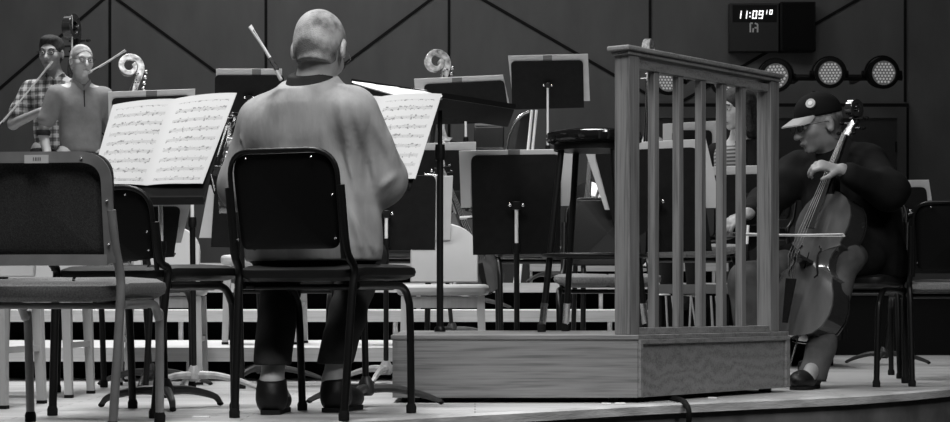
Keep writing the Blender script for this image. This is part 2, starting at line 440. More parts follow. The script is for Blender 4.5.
BW = 18.0                                                         # back wall
edge = [(-6.5, 3.6), (-3.2, 4.4), (-1.6, 5.05), (-.9, 5.5), (-.23, 6.1), (.28, 6.58), (.57, 6.86), (.957, 7.18), (1.48, 7.62), (2.03, 8.35), (2.7, 9.4), (4.2, 11.2), (6.5, 13)]
edge = [tuple(p) for p in bez([(x, y, 0) for x, y in edge], 5)]
poly = [(x, y) for x, y, _ in edge]+[(6.5, BW), (-6.5, BW)]
struct('floor', MB().prism([(x, y, -.04) for x, y in poly], (0, 0, .04)), 'floor')
outer = []; mb = MB()
for i, (x, y, _) in enumerate(edge):
    a = V(edge[max(i-1, 0)]); b = V(edge[min(i+1, len(edge)-1)]); t = (b-a).normalized(); nn = V((t.y, -t.x, 0))
    outer.append(V((x, y, 0))+nn*.03)
for i in range(len(edge)-1):
    p, q, P2, Q2 = V(edge[i]), V(edge[i+1]), outer[i], outer[i+1]
    mb.add([p+V((0, 0, .002)), q+V((0, 0, .002)), Q2+V((0, 0, -.004)), P2+V((0, 0, -.004)), P2+V((0, 0, -.032)), Q2+V((0, 0, -.032))], [(0, 3, 2, 1), (3, 4, 5, 2)])
struct('trim_1', mb, 'lip')
mb = MB()
for i in range(len(edge)-1):
    p, q = V(edge[i]), V(edge[i+1]); mb.add([p-V((0, 0, .03)), q-V((0, 0, .03)), q-V((0, 0, .95)), p-V((0, 0, .95))], [(0, 1, 2, 3)])
struct('wall_front', mb, 'stageface')
mb = MB(); mb.box((0, 0, -.98), (13, 27, .06)); struct('ground', mb, 'hall')
mb = MB().box((0, BW+.1, 2.3), (13.2, .2, 7.4)); struct('wall_back', mb, 'wall')
mb = MB().box((-6.6, 9, 2.3), (.2, 18.4, 7.4)); struct('wall_left', mb, 'wall')
mb = MB().box((6.6, 9, 2.3), (.2, 18.4, 7.4)); struct('wall_right', mb, 'wall')
mb = MB().box((0, 9, 6.05), (13.4, 18.4, .1)); struct('ceiling', mb, 'ceil')
k = 2
def wl(px, py): return W(px, py, BW)
for px in (110, 266, 449, 650, 905):
    x = GX(px, BW); y1 = 0 if px < 900 else 2.16
    struct('trim_%d' % k, MB().box((x, BW-.004, (6+y1)/2), (.024, .012, 6-y1)), 'groove'); k += 1
for a, b in (((-60, 140), (110, -6)), ((110, -6), (266, 109)), ((266, 123), (449, -14)), ((449, -20), (650, 96)), ((650, 120), (905, -28)), ((266, -80), (449, -14))):
    p, q = wl(*a), wl(*b); p.y = q.y = BW-.004
    struct('trim_%d' % k, MB().ribbon([p, q], .022, .012, (0, 1, 0)) if 0 else MB().ribbon([p, q], .012, .026, (0, 1, 0)), 'groove'); k += 1
# wide service door in the back wall
dx0, dx1, dz = GX(640, BW), GX(905, BW), 2.11
struct('trim_%d' % k, MB().box(((dx0+dx1)/2, BW-.03, dz-.05), (dx1-dx0, .06, .1)), 'doorframe'); k += 1
struct('trim_%d' % k, MB().box((dx1-.04, BW-.03, dz/2-.05), (.08, .06, dz-.1)), 'doorframe'); k += 1
struct('trim_%d' % k, MB().box((dx0+.04, BW-.03, dz/2-.05), (.08, .06, dz-.1)), 'doorframe'); k += 1
struct('trim_%d' % k, MB().box(((dx0+dx1)/2, BW-.01, dz+.02), (dx1-dx0+.06, .02, .03)), 'groove'); k += 1
struct('trim_%d' % k, MB().box((dx1+.02, BW-.01, dz/2), (.02, .02, dz)), 'groove'); k += 1
dm = (dx0+dx1)/2
for i, (a, b) in enumerate(((dx0+.08, dm-.005), (dm+.005, dx1-.08))):
    d = struct('door_%d' % (i+1), MB().box(((a+b)/2, BW-.02, (dz-.1)/2), (b-a, .03, dz-.1)), 'doorleaf', loc=((a+b)/2, BW-.02, 0))
    zb = .35+(303-130)*BW/F
    m_ = MB().box(((a+b)/2, BW-.08, 1.0), (b-a-.15, .04, .06)).box((a+.15, BW-.05, 1.0), (.05, .06, .08)).box((b-.15, BW-.05, 1.0), (.05, .06, .08))
    h = m_.build('push_bar', 'doorframe', d, smooth=False)
    for hz in (.4, 1.75): MB().tube([(b-.006, BW-.04, hz-.05), (b-.006, BW-.04, hz+.05)], .012).build('hinge', 'steel', d)

# risers: four levels, pale boards with a dark open gap below each
def riser(name, y0, y1, top, base, x0, x1, label):
    t = thing(name, label, 'riser', ((x0+x1)/2, (y0+y1)/2, base), 0, 'stage risers')
    MB().box(((x0+x1)/2, (y0+y1)/2, top-.0125), (x1-x0, y1-y0, .025)).build('deck', 'risertop', t, smooth=False)
    MB().box(((x0+x1)/2, y0-.011, top-.031), (x1-x0, .02, .062)).build('front_board', 'riserwood', t, smooth=False)
    MB().box(((x0+x1)/2, y0+.35, (top-.03+base)/2), (x1-x0, .02, top-.03-base-.002)).build('gap_shade', 'dark', t, smooth=False)  # flat black sheet standing in for the shade in the open gap
    n = int((x1-x0)/1.2)
    for i in range(n+1):
        x = x0+.1+(x1-x0-.2)*i/n
        MB().tube([(x, y0+.06, base+.001), (x, y0+.06, top-.026)], .014).build('leg', 'satin', t)
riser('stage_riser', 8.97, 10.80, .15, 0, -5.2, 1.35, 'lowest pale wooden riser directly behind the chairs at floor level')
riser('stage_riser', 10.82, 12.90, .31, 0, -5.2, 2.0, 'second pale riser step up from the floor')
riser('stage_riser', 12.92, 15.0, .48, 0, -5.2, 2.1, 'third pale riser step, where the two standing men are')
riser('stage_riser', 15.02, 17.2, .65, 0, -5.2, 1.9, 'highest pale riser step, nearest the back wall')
# pleated skirt at the riser's right end and black platform further right
def skirt(label, x0, x1, y, z0, z1, amp=.02, per=.06):
    n = int((x1-x0)/per*6); pts = [(x0+(x1-x0)*i/n, y+amp*math.sin(2*math.pi*i/6)) for i in range(n+1)]
    mb = MB()
    for off in (0, .012):
        kk = len(mb.v)
        mb.add([(a, b+off, z0) for a, b in pts]+[(a, b+off, z1) for a, b in pts], [(i, i+1, n+2+i, n+1+i) if off == 0 else (i, n+1+i, n+2+i, i+1) for i in range(n)])
    o = mb.build('platform_skirt', 'curtain', None, loc=((x0+x1)/2, y, z0)); return tag(o, label, 'drape')
skirt('pleated black skirt hanging below the riser behind the conductor rail', .95, 2.0, 10.74, .151, .392)
tag(MB().box((1.47, 10.70, .425), (1.08, .05, .05)).build('ledge_board', 'doorframe', None, smooth=False, loc=(1.47, 10.7, .4)), 'grey board along the top of the pleated skirt behind the rail', 'board')
t = thing('folded_stands', 'pale thin legs of folded stands propped against the pleated skirt behind the rail', 'folded stands', (1.3, 10.6, .151))
for i, px in enumerate((668, 672, 689, 693, 697, 709, 713, 716, 720)):
    a = W(px-2+(i % 3)*2, 296, 10.62); b = W(px+(i % 2)*5, 337, 10.58); b.z = .155; MB().tube([a, b], .006).build('folded_leg', 'streak', t)
t = thing('draped_platform', 'low black draped platform on the floor behind the cellist at the right', 'platform', (2.7, 13.4, 0))
MB().box((3.5, 14.2, .2), (2.7, 1.6, .40)).build('skirt', 'curtain', t, smooth=False)
MB().box((3.5, 14.2, .415), (2.74, 1.64, .03)).build('top', 'doorleaf', t, smooth=False)

# ------------------------------------------------------------------ podium with rail
plan = [(-.29, 7.0), (.57, 7.0), (1.23, 7.87), (.98, 8.12), (-.29, 8.12)]
t = thing('conductor_podium', 'oak conductor podium with a slatted guard rail on its right side', 'podium', (.3, 7.5, 0))
def pod(z0, z1, grow=0):
    c = V((sum(p[0] for p in plan)/5, sum(p[1] for p in plan)/5, 0)); out = []
    for x, y in plan:
        d = V((x, y, 0))-c; d = d*(1+grow/d.length); out.append((c.x+d.x, c.y+d.y, z0))
    return MB().prism(out, (0, 0, z1-z0))
pod(.222, .238, .006).build('platform_top', 'oak', t, smooth=False, bevel=.002)
for a, b in ((0, 1), (1, 2), (2, 3), (3, 4), (4, 0)):
    p, q = V((*plan[a], 0)), V((*plan[b], 0)); d = (q-p).normalized(); n = V((d.y, -d.x, 0)); c = (p+q)/2-n*.01
    R = Matrix((d, n, V((0, 0, 1)))).transposed()
    MB().box(c+V((0, 0, .12)), ((q-p).length-.002, .018, .203), R).build('side_panel', 'oak', t, smooth=False)
    for s_ in (0, 1):
        e = p+d*.08 if s_ == 0 else q-d*.08
        MB().tube([e-n*.05+V((0, 0, .001)), e-n*.05+V((0, 0, .03))], .02).build('glide', 'rubber', t)
A, B = V((.57, 7.0, 0)), V((1.23, 7.87, 0)); d = (B-A).normalized(); n = V((d.y, -d.x, 0)); R = Matrix((d, n, V((0, 0, 1)))).transposed()
Lr = (B-A).length
for (u0, u1, z0, z1) in ((.0, Lr, .205, .222), (.0, .018, .02, .205), (Lr-.03, Lr, .02, .205)):
    MB().box(A+d*(u0+u1)/2+n*.006+V((0, 0, (z0+z1)/2)), (u1-u0, .012, z1-z0), R).build('panel_frame', 'oak', t, smooth=False, bevel=.002)
P1 = V((.538, 7.075, 0)); P2 = V((1.147, 7.83, 0)); dr = (P2-P1).normalized(); nr = V((dr.y, -dr.x, 0)); R = Matrix((dr, nr, V((0, 0, 1)))).transposed()
zt = 1.257; slope = -.008
r = thing('x', None, None) if 0 else None
for P, zz in ((P1, zt-.03), (P2, zt-.03+slope)):
    MB().box(P+V((0, 0, (.238+zz)/2)), (.064, .064, zz-.238), R).build('post', 'oakpost', t, smooth=False, bevel=.003)
MB().box((P1+P2)/2+V((0, 0, .25)), ((P2-P1).length-.07, .05, .024), R).build('bottom_rail', 'oak', t, smooth=False, bevel=.002)
up = V((0, 0, slope))
Lh = (P2-P1).length
def sloped(u0, u1, w, h, z):
    a = P1+dr*u0+V((0, 0, z+slope*u0/Lh)); b = P1+dr*u1+V((0, 0, z+slope*u1/Lh))
    return MB().ribbon([a, b], w, h, nr)
sloped(-.06, Lh+.045, .095, .018, zt-.011).build('top_rail', 'oak', t, smooth=False, bevel=.005)
sloped(-.045, Lh+.035, .076, .016, zt-.026).build('rail_moulding', 'oak', t, smooth=False, bevel=.003)
sloped(.03, Lh-.03, .04, .03, zt-.060).build('upper_rail', 'oak', t, smooth=False, bevel=.002)
for i in range(5):
    u = Lh*(.172, .338, .495, .645, .79)[i]; P = P1+dr*u; zz = zt-.072+slope*u/Lh
    MB().box(P+V((0, 0, (.262+zz)/2)), (.030, .030, zz-.262), R).build('baluster', 'oakpost', t, smooth=False, bevel=.002)

# conductor stool
sx, sy, s0 = .455, 7.62, .239
t = thing('conductor_stool', 'black backless stool with round seat standing on the podium', 'stool', (sx, sy, s0))
MB().lathe([(.06, .715), (.160, .715), (.180, .723), (.185, .741), (.180, .757), (.160, .766), (.06, .769), (.001, .77)], (sx, sy, s0)).build('seat', 'gloss', t)
MB().lathe([(.02, .690), (.155, .690), (.155, .714), (.02, .714)], (sx, sy, s0)).build('seat_ring', 'steel', t)
for ang in (20, 118, 200, 298):
    a = math.radians(ang); dd = V((math.cos(a), math.sin(a), 0)); b = V((sx, sy, s0))
    MB().tube([b+dd*.135+V((0, 0, .705)), b+dd*.215+V((0, 0, .012))], .0125).build('leg', 'steel', t)
    lg = MB().tube([b+dd*.2045+V((0, 0, .11)), b+dd*.2155+V((0, 0, .012))], .0135).build('leg_sleeve', 'chrome', t)
    MB().lathe([(.016, 0.001), (.016, .03), (.012, .035)], b+dd*.2165).build('foot', 'rubber', t)
ring = [V((sx+.193*math.cos(a*math.pi/16), sy+.193*math.sin(a*math.pi/16), s0+.29)) for a in range(33)]
MB().tube(ring, .009).build('foot_ring', 'steel', t)

# ------------------------------------------------------------------ chairs
def chair(name, label, group, shell='shell', seat='blackseat', frame='steel', back_top=.80, back_bot=.512, tagplate=False, seat_z=.455, backw=.355, loc=(0, 0, 0), rz=0, thick=.02, sk=1.0, plate_x=-.022):
    t = thing(name, label, 'chair', loc, rz, group)
    def B_(mb, nm, m, **k): return mb.build(nm, m, t, world=False, **k)
    yb = -.20
    def yat(z): return yb-.02-(z-.45)*.16 if z > .45 else yb-.02-.0*(z)
    # backrest: rounded curved shell
    rows, cols = 10, 12; mb = MB(); vs = []
    w2 = backw/2; rad = .07; pts = []
    poly = rpoly([(-w2+.012, 0, back_bot), (w2-.012, 0, back_bot), (w2, 0, back_top), (-w2, 0, back_top)], [.03, .03, rad, rad], 8)
    def place(p, off): return (p.x, yat(p.z)-.025*(1-(p.x/w2)**2)+off, p.z)
    n = len(poly); inner = []
    rings = []
    for q, off in ((.0, 0), (.0, thick), (.0, thick)):
        pass
    cz = (back_top+back_bot)/2
    def ringp(k, off): return [place(V((p.x*k, 0, cz+(p.z-cz)*k)), off) for p in poly]
    R_ = [ringp(k, off) for k, off in ((.01, 0), (.3, 0), (.6, 0), (.85, 0), (.97, .001), (1, .006), (1, thick-.006), (.97, thick-.001), (.85, thick), (.5, thick), (.01, thick))]
    vs = [p for rr in R_ for p in rr]; m_ = len(R_)
    fs = [(i*n+k, i*n+(k+1) % n, (i+1)*n+(k+1) % n, (i+1)*n+k) for i in range(m_-1) for k in range(n)]
    mb.add(vs, fs); B_(mb, 'backrest', shell)
    # band frame round the backrest
    fp = []
    q = rpoly([(-w2-.004, 0, back_bot-.03), (-w2-.004, 0, back_top+.004), (w2+.004, 0, back_top+.004), (w2+.004, 0, back_bot-.03)], [0, rad+.01, rad+.01, 0], 8)
    fp = [place(p, -.006) for p in q]
    if tagplate:
        q2 = rpoly([(-w2+.012, 0, back_bot-.02), (-w2+.012, 0, back_top-.014), (w2-.012, 0, back_top-.014), (w2-.012, 0, back_bot-.02)], [0, rad, rad, 0], 8)
        mb = MB().ribbon([place(p, -.014) for p in q2], .006, .03, (0, 1, 0)); B_(mb, 'back_frame', frame)
        B_(MB().ribbon([place(V((x, 0, back_bot-.012)), -.014) for x in (-w2+.02, -.1, 0, .1, w2-.02)], .008, .03, (0, 1, 0)), 'cross_bar', frame)
        pl = B_(MB().box((plate_x, yat(back_top-.02)-.0475, back_top-.02), (.066, .003, .022)), 'number_plate', 'folder', smooth=False)
        for i, x in enumerate((plate_x-.008, plate_x, plate_x+.009)):
            for dx in ((0,) if i == 0 else (-.002, .002)):
                MB().box((x+dx, yat(back_top-.02)-.0495, back_top-.02), (.0016, .001, .009)).build('numeral', 'dark', pl, world=False, smooth=False)
    else:
        B_(MB().tube(fp, .008), 'back_frame', frame)
    for x, z in ((-w2*.62, back_top-.018), (w2*.62, back_top-.018), (w2-.012, back_top-.13), (w2-.012, back_bot+.03), (-w2+.012, back_bot+.03)):
        B_(MB().ball(place(V((x, 0, z)), -.012 if not tagplate else -.02), .0042, 8), 'rivet', 'rivet')
    # seat: cushion with rolled front
    mb = MB(); sw = .225; sq = rpoly([(-sw*.93, -.20, 0), (sw*.93, -.20, 0), (sw, .235, 0), (-sw, .235, 0)], .06, 6); n = len(sq)
    R_ = []
    for k_, z in ((.02, -.022), (.9, -.022), (.985, -.012), (1, 0), (.985, .012), (.9, .020), (.6, .024), (.02, .022)):
        R_.append([(p.x*k_, .0175+(p.y-.0175)*k_, seat_z-.02+z*sk+(.012*sk*(1-((p.y-.05)/.25)**2))+.006*(abs(p.x)/sw)**2) for p in sq])
    vs = [p for rr in R_ for p in rr]
    mb.add(vs, [(i*n+k, i*n+(k+1) % n, (i+1)*n+(k+1) % n, (i+1)*n+k) for i in range(len(R_)-1) for k in range(n)]); B_(mb, 'seat', seat)
    for s in (-1, 1):
        rl = ([(s*(w2-.002), yat(back_bot+.1)-.004, back_bot+.10)] if tagplate else [(s*(w2+.012), yat(back_top-.1)-.004, back_top-.10)])+[(s*(w2+.014), yat(back_bot)+.0, back_bot), (s*(w2+.02), yb+.012, .45), (s*(w2+.016), yb-.0, .36), (s*(.186), yb-.035, .012)]
        if tagplate: rl = [(s*(w2-.004), yat(.60)-.012, .60), (s*(w2+.002), yat(.50)-.010, .50), (s*(w2+.010), yb-.018, .42), (s*(w2+.010), yb-.02, .34), (s*.186, yb-.035, .012)]
        B_(MB().tube(bez(rl, 6), .0125), 'leg', frame)
        fl = [(s*.195, -.17, seat_z-.052), (s*.2, .05, seat_z-.05), (s*.2, .14, seat_z-.055), (s*.2, .185, seat_z-.09), (s*.198, .205, .3), (s*.195, .22, .012)]
        B_(MB().tube(bez(fl, 6), .0125), 'leg', frame)
        for (x, y) in ((s*.186, yb-.036), (s*.195, .22)):
            B_(MB().lathe([(.016, .001), (.0165, .02), (.013, .03)], (x, y, 0)), 'foot', 'rubber')
    B_(MB().tube([(-.19, .10, seat_z-.056), (.19, .10, seat_z-.056)], .009), 'stretcher', frame)
    B_(MB().tube([(-.19, -.10, seat_z-.056), (.19, -.10, seat_z-.056)], .009), 'stretcher', frame)
    return t
D = math.radians
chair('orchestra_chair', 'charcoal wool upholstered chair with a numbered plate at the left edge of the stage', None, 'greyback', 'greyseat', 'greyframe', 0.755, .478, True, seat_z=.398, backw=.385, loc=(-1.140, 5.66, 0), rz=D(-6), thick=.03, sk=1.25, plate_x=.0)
cm = chair('orchestra_chair', 'black chair the man in the grey sweatshirt sits on', 'black orchestra chairs', loc=(-.468, 6.227, 0), rz=D(-23))
chair('orchestra_chair', 'black low-backed chair right of the charcoal chair, before the open music', 'black orchestra chairs', back_top=.695, back_bot=.48, loc=(-1.046, 6.35, 0), rz=D(-24), backw=.37)
dup(cm, (-1.40, 8.02, 0), D(-14), 'black chair under the big open music, behind the low-backed chair')
dup(cm, (-.80, 8.42, 0), D(8), 'black chair seen between the legs of the sweatshirt man and his chair')
dup(cm, (.31, 9.7, .151), D(182), 'black chair on the lowest riser left of the conductor stool')
g6 = chair('orchestra_chair', 'grey-seated chair facing the audience behind the conductor stool', 'grey-seated orchestra chairs', 'shell', 'greyseat', 'steel', loc=(.56, 8.45, 0), rz=D(176))
dup(g6, (.99, 9.35, .151), D(182), 'grey-seated chair on the riser behind the middle balusters')
dup(g6, (2.06, 8.56, 0), D(-12), 'grey-seated black chair at the right edge of the stage, nearest the edge', scale=(1, 1, .955))
dup(cm, (2.18, 9.45, 0), D(-8), 'black chair just behind the chair at the right edge', scale=(1, 1, .95))
dup(cm, (1.60, 8.60, 0), D(152), 'black chair the capped cellist sits on')
dup(cm, (1.50, 11.35, .311), D(120), 'black chair the woman sits on')
dup(cm, (-.42, 9.6, .151), D(180), 'black chair on the riser behind the stand right of the sweatshirt man')

def white_chair(label, loc, rz):
    t = thing('pale_chair', label, 'chair', loc, rz, 'pale wooden-legged chairs')
    def B_(mb, nm, m, **k): return mb.build(nm, m, t, world=False, **k)
    w = .155
    arch = [V((-w, 0, .455)), V((w, 0, .455)), V((w, 0, .60))]+[V((w*math.cos(a), 0, .60+.125*math.sin(a))) for a in [math.pi*i/14 for i in range(1, 14)]]+[V((-w, 0, .60))]
    pr = [V((p.x, -.19-(p.z-.45)*.15+.03*(p.x/w)**2, p.z)) for p in arch]
    B_(MB().prism(pr, (0, -.022, 0)), 'backrest', 'whitechair', bevel=.006)
    sq = rpoly([(-.19, -.19, .395), (.19, -.19, .395), (.205, .2, .395), (-.205, .2, .395)], .05, 6)
    B_(MB().prism(sq, (0, 0, .048)), 'seat', 'whitechair', bevel=.016)
    for s in (-1, 1):
        B_(MB().box((s*.155, 0, .365), (.02, .31, .05)), 'apron', 'whiteleg', smooth=False)
        B_(MB().box((0, s*.155, .365), (.30, .02, .05)), 'apron', 'whiteleg', smooth=False)
        for q in (-1, 1):
            B_(MB().ribbon([(s*.165, q*.165, .392), (s*.178, q*.178, .012)], [.036, .028], [.036, .028], (1, 0, 0)), 'leg', 'whiteleg', smooth=False)
            B_(MB().box((s*.178, q*.178, .0065), (.03, .03, .012)), 'foot', 'rubber', smooth=False)
        B_(MB().box((s*.172, 0, .2), (.016, .32, .022)), 'stretcher', 'whiteleg', smooth=False)
    return t
w1 = white_chair('pale arched-back chair in the gap left of the conductor podium', (-.135, 8.60, 0), D(180)); w1.scale = (.96, 1, .968)
dup(w1, (-1.36, 8.72, 0), D(184), 'pale chair half hidden behind the large open music, left of the slanted folder')
dup(w1, (-1.02, 9.75, .151), D(178), 'pale chair on the riser just left of the sweatshirt man')
dup(w1, (-1.66, 7.55, 0), D(178), 'pale chair behind the charcoal chair at the left edge')
dup(w1, (-1.70, 6.80, 0), D(172), 'pale chair cut by the left edge of the picture, nearest of the pale chairs')

# ------------------------------------------------------------------ music stands
def quad3(px, P0, n): return [on_plane(x, y, P0, n) for x, y in px]
def stand(label, hub, desk, Yd, tilt=22, yaw=0, front=False, tube_y=None, base='castleg', group='music stands', z0=0, rot=0, radius=.27, lip=True, n=None, knob=True, upper='satin', dk='desk', Yhub=None):
    # hub: (px, Y); desk: four photo corners TL TR BR BL at the distance Yd
    X = GX(hub[0], hub[1]); base_p = V((X, hub[1], z0))
    t = thing('music_stand', label, 'music stand', base_p, 0, group)
    cx_ = sum(p[0] for p in desk)/4; cy_ = sum(p[1] for p in desk)/4; P0 = W(cx_, cy_, Yd)
    if n is None:
        a = D(tilt); s = -1 if front else 1
        n = V((math.sin(D(yaw))*math.cos(a), s*math.cos(D(yaw))*math.cos(a), math.sin(a)))
    n = n.normalized()
    Q = quad3(desk, P0, n); dn = Q[3]-Q[0]; side = (Q[1]-Q[0]).normalized()
    MB().prism(rpoly(Q, [.03, .03, .012, .012]), -n*.008).build('desk', dk, t, bevel=.0015)
    if lip:
        lo = [Q[3], Q[2]]; 
        MB().ribbon([lo[0]+n*.022, lo[1]+n*.022], .055, .006, n).build('ledge', dk, t, smooth=False)
    # a centre rib pressed into the back of the desk and the bracket
    mid = (Q[0]+Q[1]+Q[2]+Q[3])/4-n*.010
    k = MB().box(mid-n*.02, (.034, .04, .034)).build('bracket', 'steel', t, bevel=.004)
    if knob:
        for s in (-1, 1):
            MB().ball(mid-n*.03+V((s*.026, -.0 if front else -.01, .004)), .009, 10).build('wing_screw', 'rivet', k)
    top = mid-n*.03; top = V((top.x, top.y, top.z))
    # pole runs up from the hub to the bracket
    ht = base_p+V((0, 0, .055)); yb = tube_y if tube_y else None
    ztube = CAMZ+(HY-yb)*top.y/F if yb else ht.z+(top.z-ht.z)*.62
    fr = (ztube-ht.z)/(top.z-ht.z); br = ht.lerp(top, fr)
    MB().tube([ht, br], .0115, 12).build('pole', 'steel', t)
    MB().tube([br, top], .0075, 10).build('inner_tube', upper, t)
    MB().lathe([(.015, -.02), (.017, 0), (.015, .02)], br).build('clamp', 'steel', t)
    MB().lathe([(.02, .035), (.03, .045), (.027, .075), (.014, .10)], base_p).build('hub', base, t)
    for i in range(3):
        a = D(rot+120*i); dd = V((math.cos(a), math.sin(a), 0))
        pts = bez([base_p+dd*.012+V((0, 0, .06)), base_p+dd*.10+V((0, 0, .058)), base_p+dd*.2+V((0, 0, .036)), base_p+dd*radius+V((0, 0, .011))], 5)
        MB().tube(pts, .012, 8, rs=[.017-.008*j/(len(pts)-1) for j in range(len(pts))]).build('leg', base, t)
        MB().ball(base_p+dd*radius+V((0, 0, .0085)), (.012, .012, .008), 8).build('foot', 'rubber', t)
    return t, P0, n
def folder(label, quad, P0, n, spine=None, off=.002, th=.005, group='pale folders on the stands', cat='folder'):
    Q = [p+n*off for p in quad3(quad, P0, n)]
    c = (Q[0]+Q[1]+Q[2]+Q[3])/4
    o = MB().prism(Q, n*th).build('music_folder', 'folder', None, smooth=False, loc=c, bevel=.001)
    tag(o, label, cat, group)
    if spine:
        S_ = [p+n*(off-.0008) for p in quad3(spine, P0, n)]
        me = MB().prism(S_, n*(th+.0016)); me.build('spine', 'spine', o, smooth=False)
    return o
def sheet(label, L4, P0, n, m='page', off=.004, spine=None, th=.004):
    # open music lying on a desk that faces us: a grid of the quad, slightly bellied, with uv for the printed staves
    Q = [p+n*off for p in quad3(L4, P0, n)]; c = (Q[0]+Q[1]+Q[2]+Q[3])/4; NU, NV = 24, 12; mb = MB(); mb.uv = []
    def P(u, v, e):
        a = Q[3].lerp(Q[2], u); b = Q[0].lerp(Q[1], u); p = a.lerp(b, v)
        x = u*2 if u < .5 else (u-.5)*2
        hgt = (.012*math.sin(math.pi*x)**.8 if spine else .004*math.sin(math.pi*x))+.010*max(0, u-.85)/.15*(1-v)
        return p+n*(hgt+e)
    for e in (th, 0):
        for j in range(NV+1):
            for i in range(NU+1): mb.v.append(P(i/NU, j/NV, e)); mb.uv.append((i/NU if spine else i/NU*.5, j/NV))
    def idx(l, j, i): return l*(NU+1)*(NV+1)+j*(NU+1)+i
    for j in range(NV):
        for i in range(NU):
            mb.f.append([idx(0, j, i), idx(0, j, i+1), idx(0, j+1, i+1), idx(0, j+1, i)])
            mb.f.append([idx(1, j, i), idx(1, j+1, i), idx(1, j+1, i+1), idx(1, j, i+1)])
    for i in range(NU):
        mb.f.append([idx(0, 0, i), idx(1, 0, i), idx(1, 0, i+1), idx(0, 0, i+1)]); mb.f.append([idx(0, NV, i), idx(0, NV, i+1), idx(1, NV, i+1), idx(1, NV, i)])
    for j in range(NV):
        mb.f.append([idx(0, j, 0), idx(0, j+1, 0), idx(1, j+1, 0), idx(1, j, 0)]); mb.f.append([idx(0, j, NU), idx(1, j, NU), idx(1, j+1, NU), idx(0, j+1, NU)])
    o = mb.build('sheet_music', m, None, loc=c); return tag(o, label, 'sheet music')

# stand and open music in front of the low-backed chair
t, P0, n = stand('black music stand holding the large open music at the left', (165, 6.64), [(112, 112), (232, 100), (204, 203), (84, 204)], 6.72, tilt=24, yaw=4, front=True, rot=-75, radius=.23, dk='desk')
sheet('large open double-page music on the left stand', [(113, 106), (237, 94), (203, 186), (90, 187)], P0, n, 'page', spine=True)
# the sweatshirt man's stand
t, P0, n = stand('black music stand in front of the man in the grey sweatshirt', (366, 6.80), [(300, 101), (436, 99), (410, 190), (290, 192)], 6.86, tilt=24, yaw=-6, front=True, rot=20, radius=.27)
sheet('printed part on the sweatshirt man\'s stand, half hidden by his arm', [(322, 100), (442, 95), (416, 181), (298, 184)], P0, n, 'page2', spine=True)
# conductor's desk
pts = [W(352, 83, 7.3), W(515, 108, 7.75), W(508, 127, 8.05), W(372, 109, 7.65)]
nn = -((pts[1]-pts[0]).cross(pts[3]-pts[0])).normalized(); nn = nn if nn.z > 0 else -nn
t = thing('conductor_stand', 'wide black conductor desk on a pole at the left of the podium', 'music stand', (GX(440, 7.7), 7.7, .239))
MB().prism(rpoly(pts, .01), nn*.012).build('desk', 'desk', t, bevel=.002)
MB().ribbon([pts[0]+nn*.004-V((0, .01, 0)), pts[1]+nn*.004-V((0, .01, 0))], .008, .020, V((0, 1, 0))).build('ledge', 'steel', t, smooth=False)
cpt = (pts[0]+pts[1]+pts[2]+pts[3])/4; hp = V((GX(440, 7.7), 7.7, .239))
0 and MB().prism([cpt+V((x, y, -.05)) for x, y in ((-.25, -.06), (.25, -.06), (.25, .1), (-.25, .1))], (0, 0, .035)).build('tray', 'desk', t, smooth=False)
MB().tube([hp+V((0, 0, .02)), V((hp.x, hp.y, .95))], .0135, 12).build('pole', 'steel', t)
MB().tube([V((hp.x, hp.y, .95)), V((hp.x, hp.y, cpt.z-.012))], .009, 12).build('inner_tube', 'steel', t)
MB().lathe([(.018, -.03), (.02, 0), (.018, .03)], (hp.x, hp.y, .93)).build('clamp', 'steel', t)
MB().tube([(hp.x, hp.y, .84), (hp.x-.06, hp.y-.01, .845)], .004).build('clamp_screw', 'chrome', t)
MB().lathe([(.022, .0005), (.022, .012), (.018, .02)], hp, 24).build('base', 'steel', t)
tp = [(352, 81), (376, 84), (400, 86.5), (424, 89.5), (443, 95)]; bt = [(352, 82.5), (376, 89.5), (403, 97), (420, 97.5), (440, 98.5)]
mb = MB(); nt_ = len(tp)
for (px, py) in tp: mb.v.append(W(px, py, 7.29+.45*(px-352)/163))
for (px, py) in bt: mb.v.append(W(px, py, 7.22+.45*(px-352)/163))
mb.v += [p+V((.005, .10, .004)) for p in mb.v[:nt_*2]]; h2 = nt_*2
for i in range(nt_-1):
    mb.f += [(nt_+i, nt_+i+1, i+1, i), (h2+nt_+i, h2+i, h2+i+1, h2+nt_+i+1), (i, i+1, h2+i+1, h2+i), (nt_+i, h2+nt_+i, h2+nt_+i+1, nt_+i+1)]
mb.f += [(0, h2, h2+nt_, nt_), (nt_-1, 2*nt_-1, h2+2*nt_-1, h2+nt_-1)]
sc_ = mb.build('orchestra_score', 'paper', None, smooth=False, loc=W(352, 81, 7.25)); tag(sc_, 'white score whose near edge sticks out over the wide conductor desk', 'score')
# backs of stands further off
t, P0, n = stand('music stand with a pale folder beside the man in the polo shirt', (150, 12.75), [(112, 98), (190, 95), (188, 140), (112, 142)], 12.6, tube_y=135, z0=.311, upper='satin')
folder('pale folder on the stand beside the polo-shirt man', [(108, 92), (195, 89), (194, 136), (109, 140)], P0, n, [(146, 91), (157, 90.5), (157, 110), (146, 110)])
t, P0, n = stand('black music stand left of the sweatshirt man\'s head', (248, 13.2), [(215, 75), (284, 75), (284, 118), (215, 118)], 13.1, z0=.481)
folder('pale folder edge showing above the stand left of the sweatshirt man', [(216, 69), (282, 69), (282, 112), (216, 112)], P0, n, [(252, 69), (261, 69), (261, 90), (252, 90)])
t, P0, n = stand('music stand with pale folder below the middle double bass scroll', (468, 12.6), [(424, 84), (504, 80), (510, 122), (424, 124)], 12.5, z0=.311, tube_y=140)
folder('pale folder on the stand below the middle double bass scroll', [(414, 79), (503, 75), (512, 116), (417, 118)], P0, n, [(452, 78), (462, 77.6), (462, 98), (452, 98)])
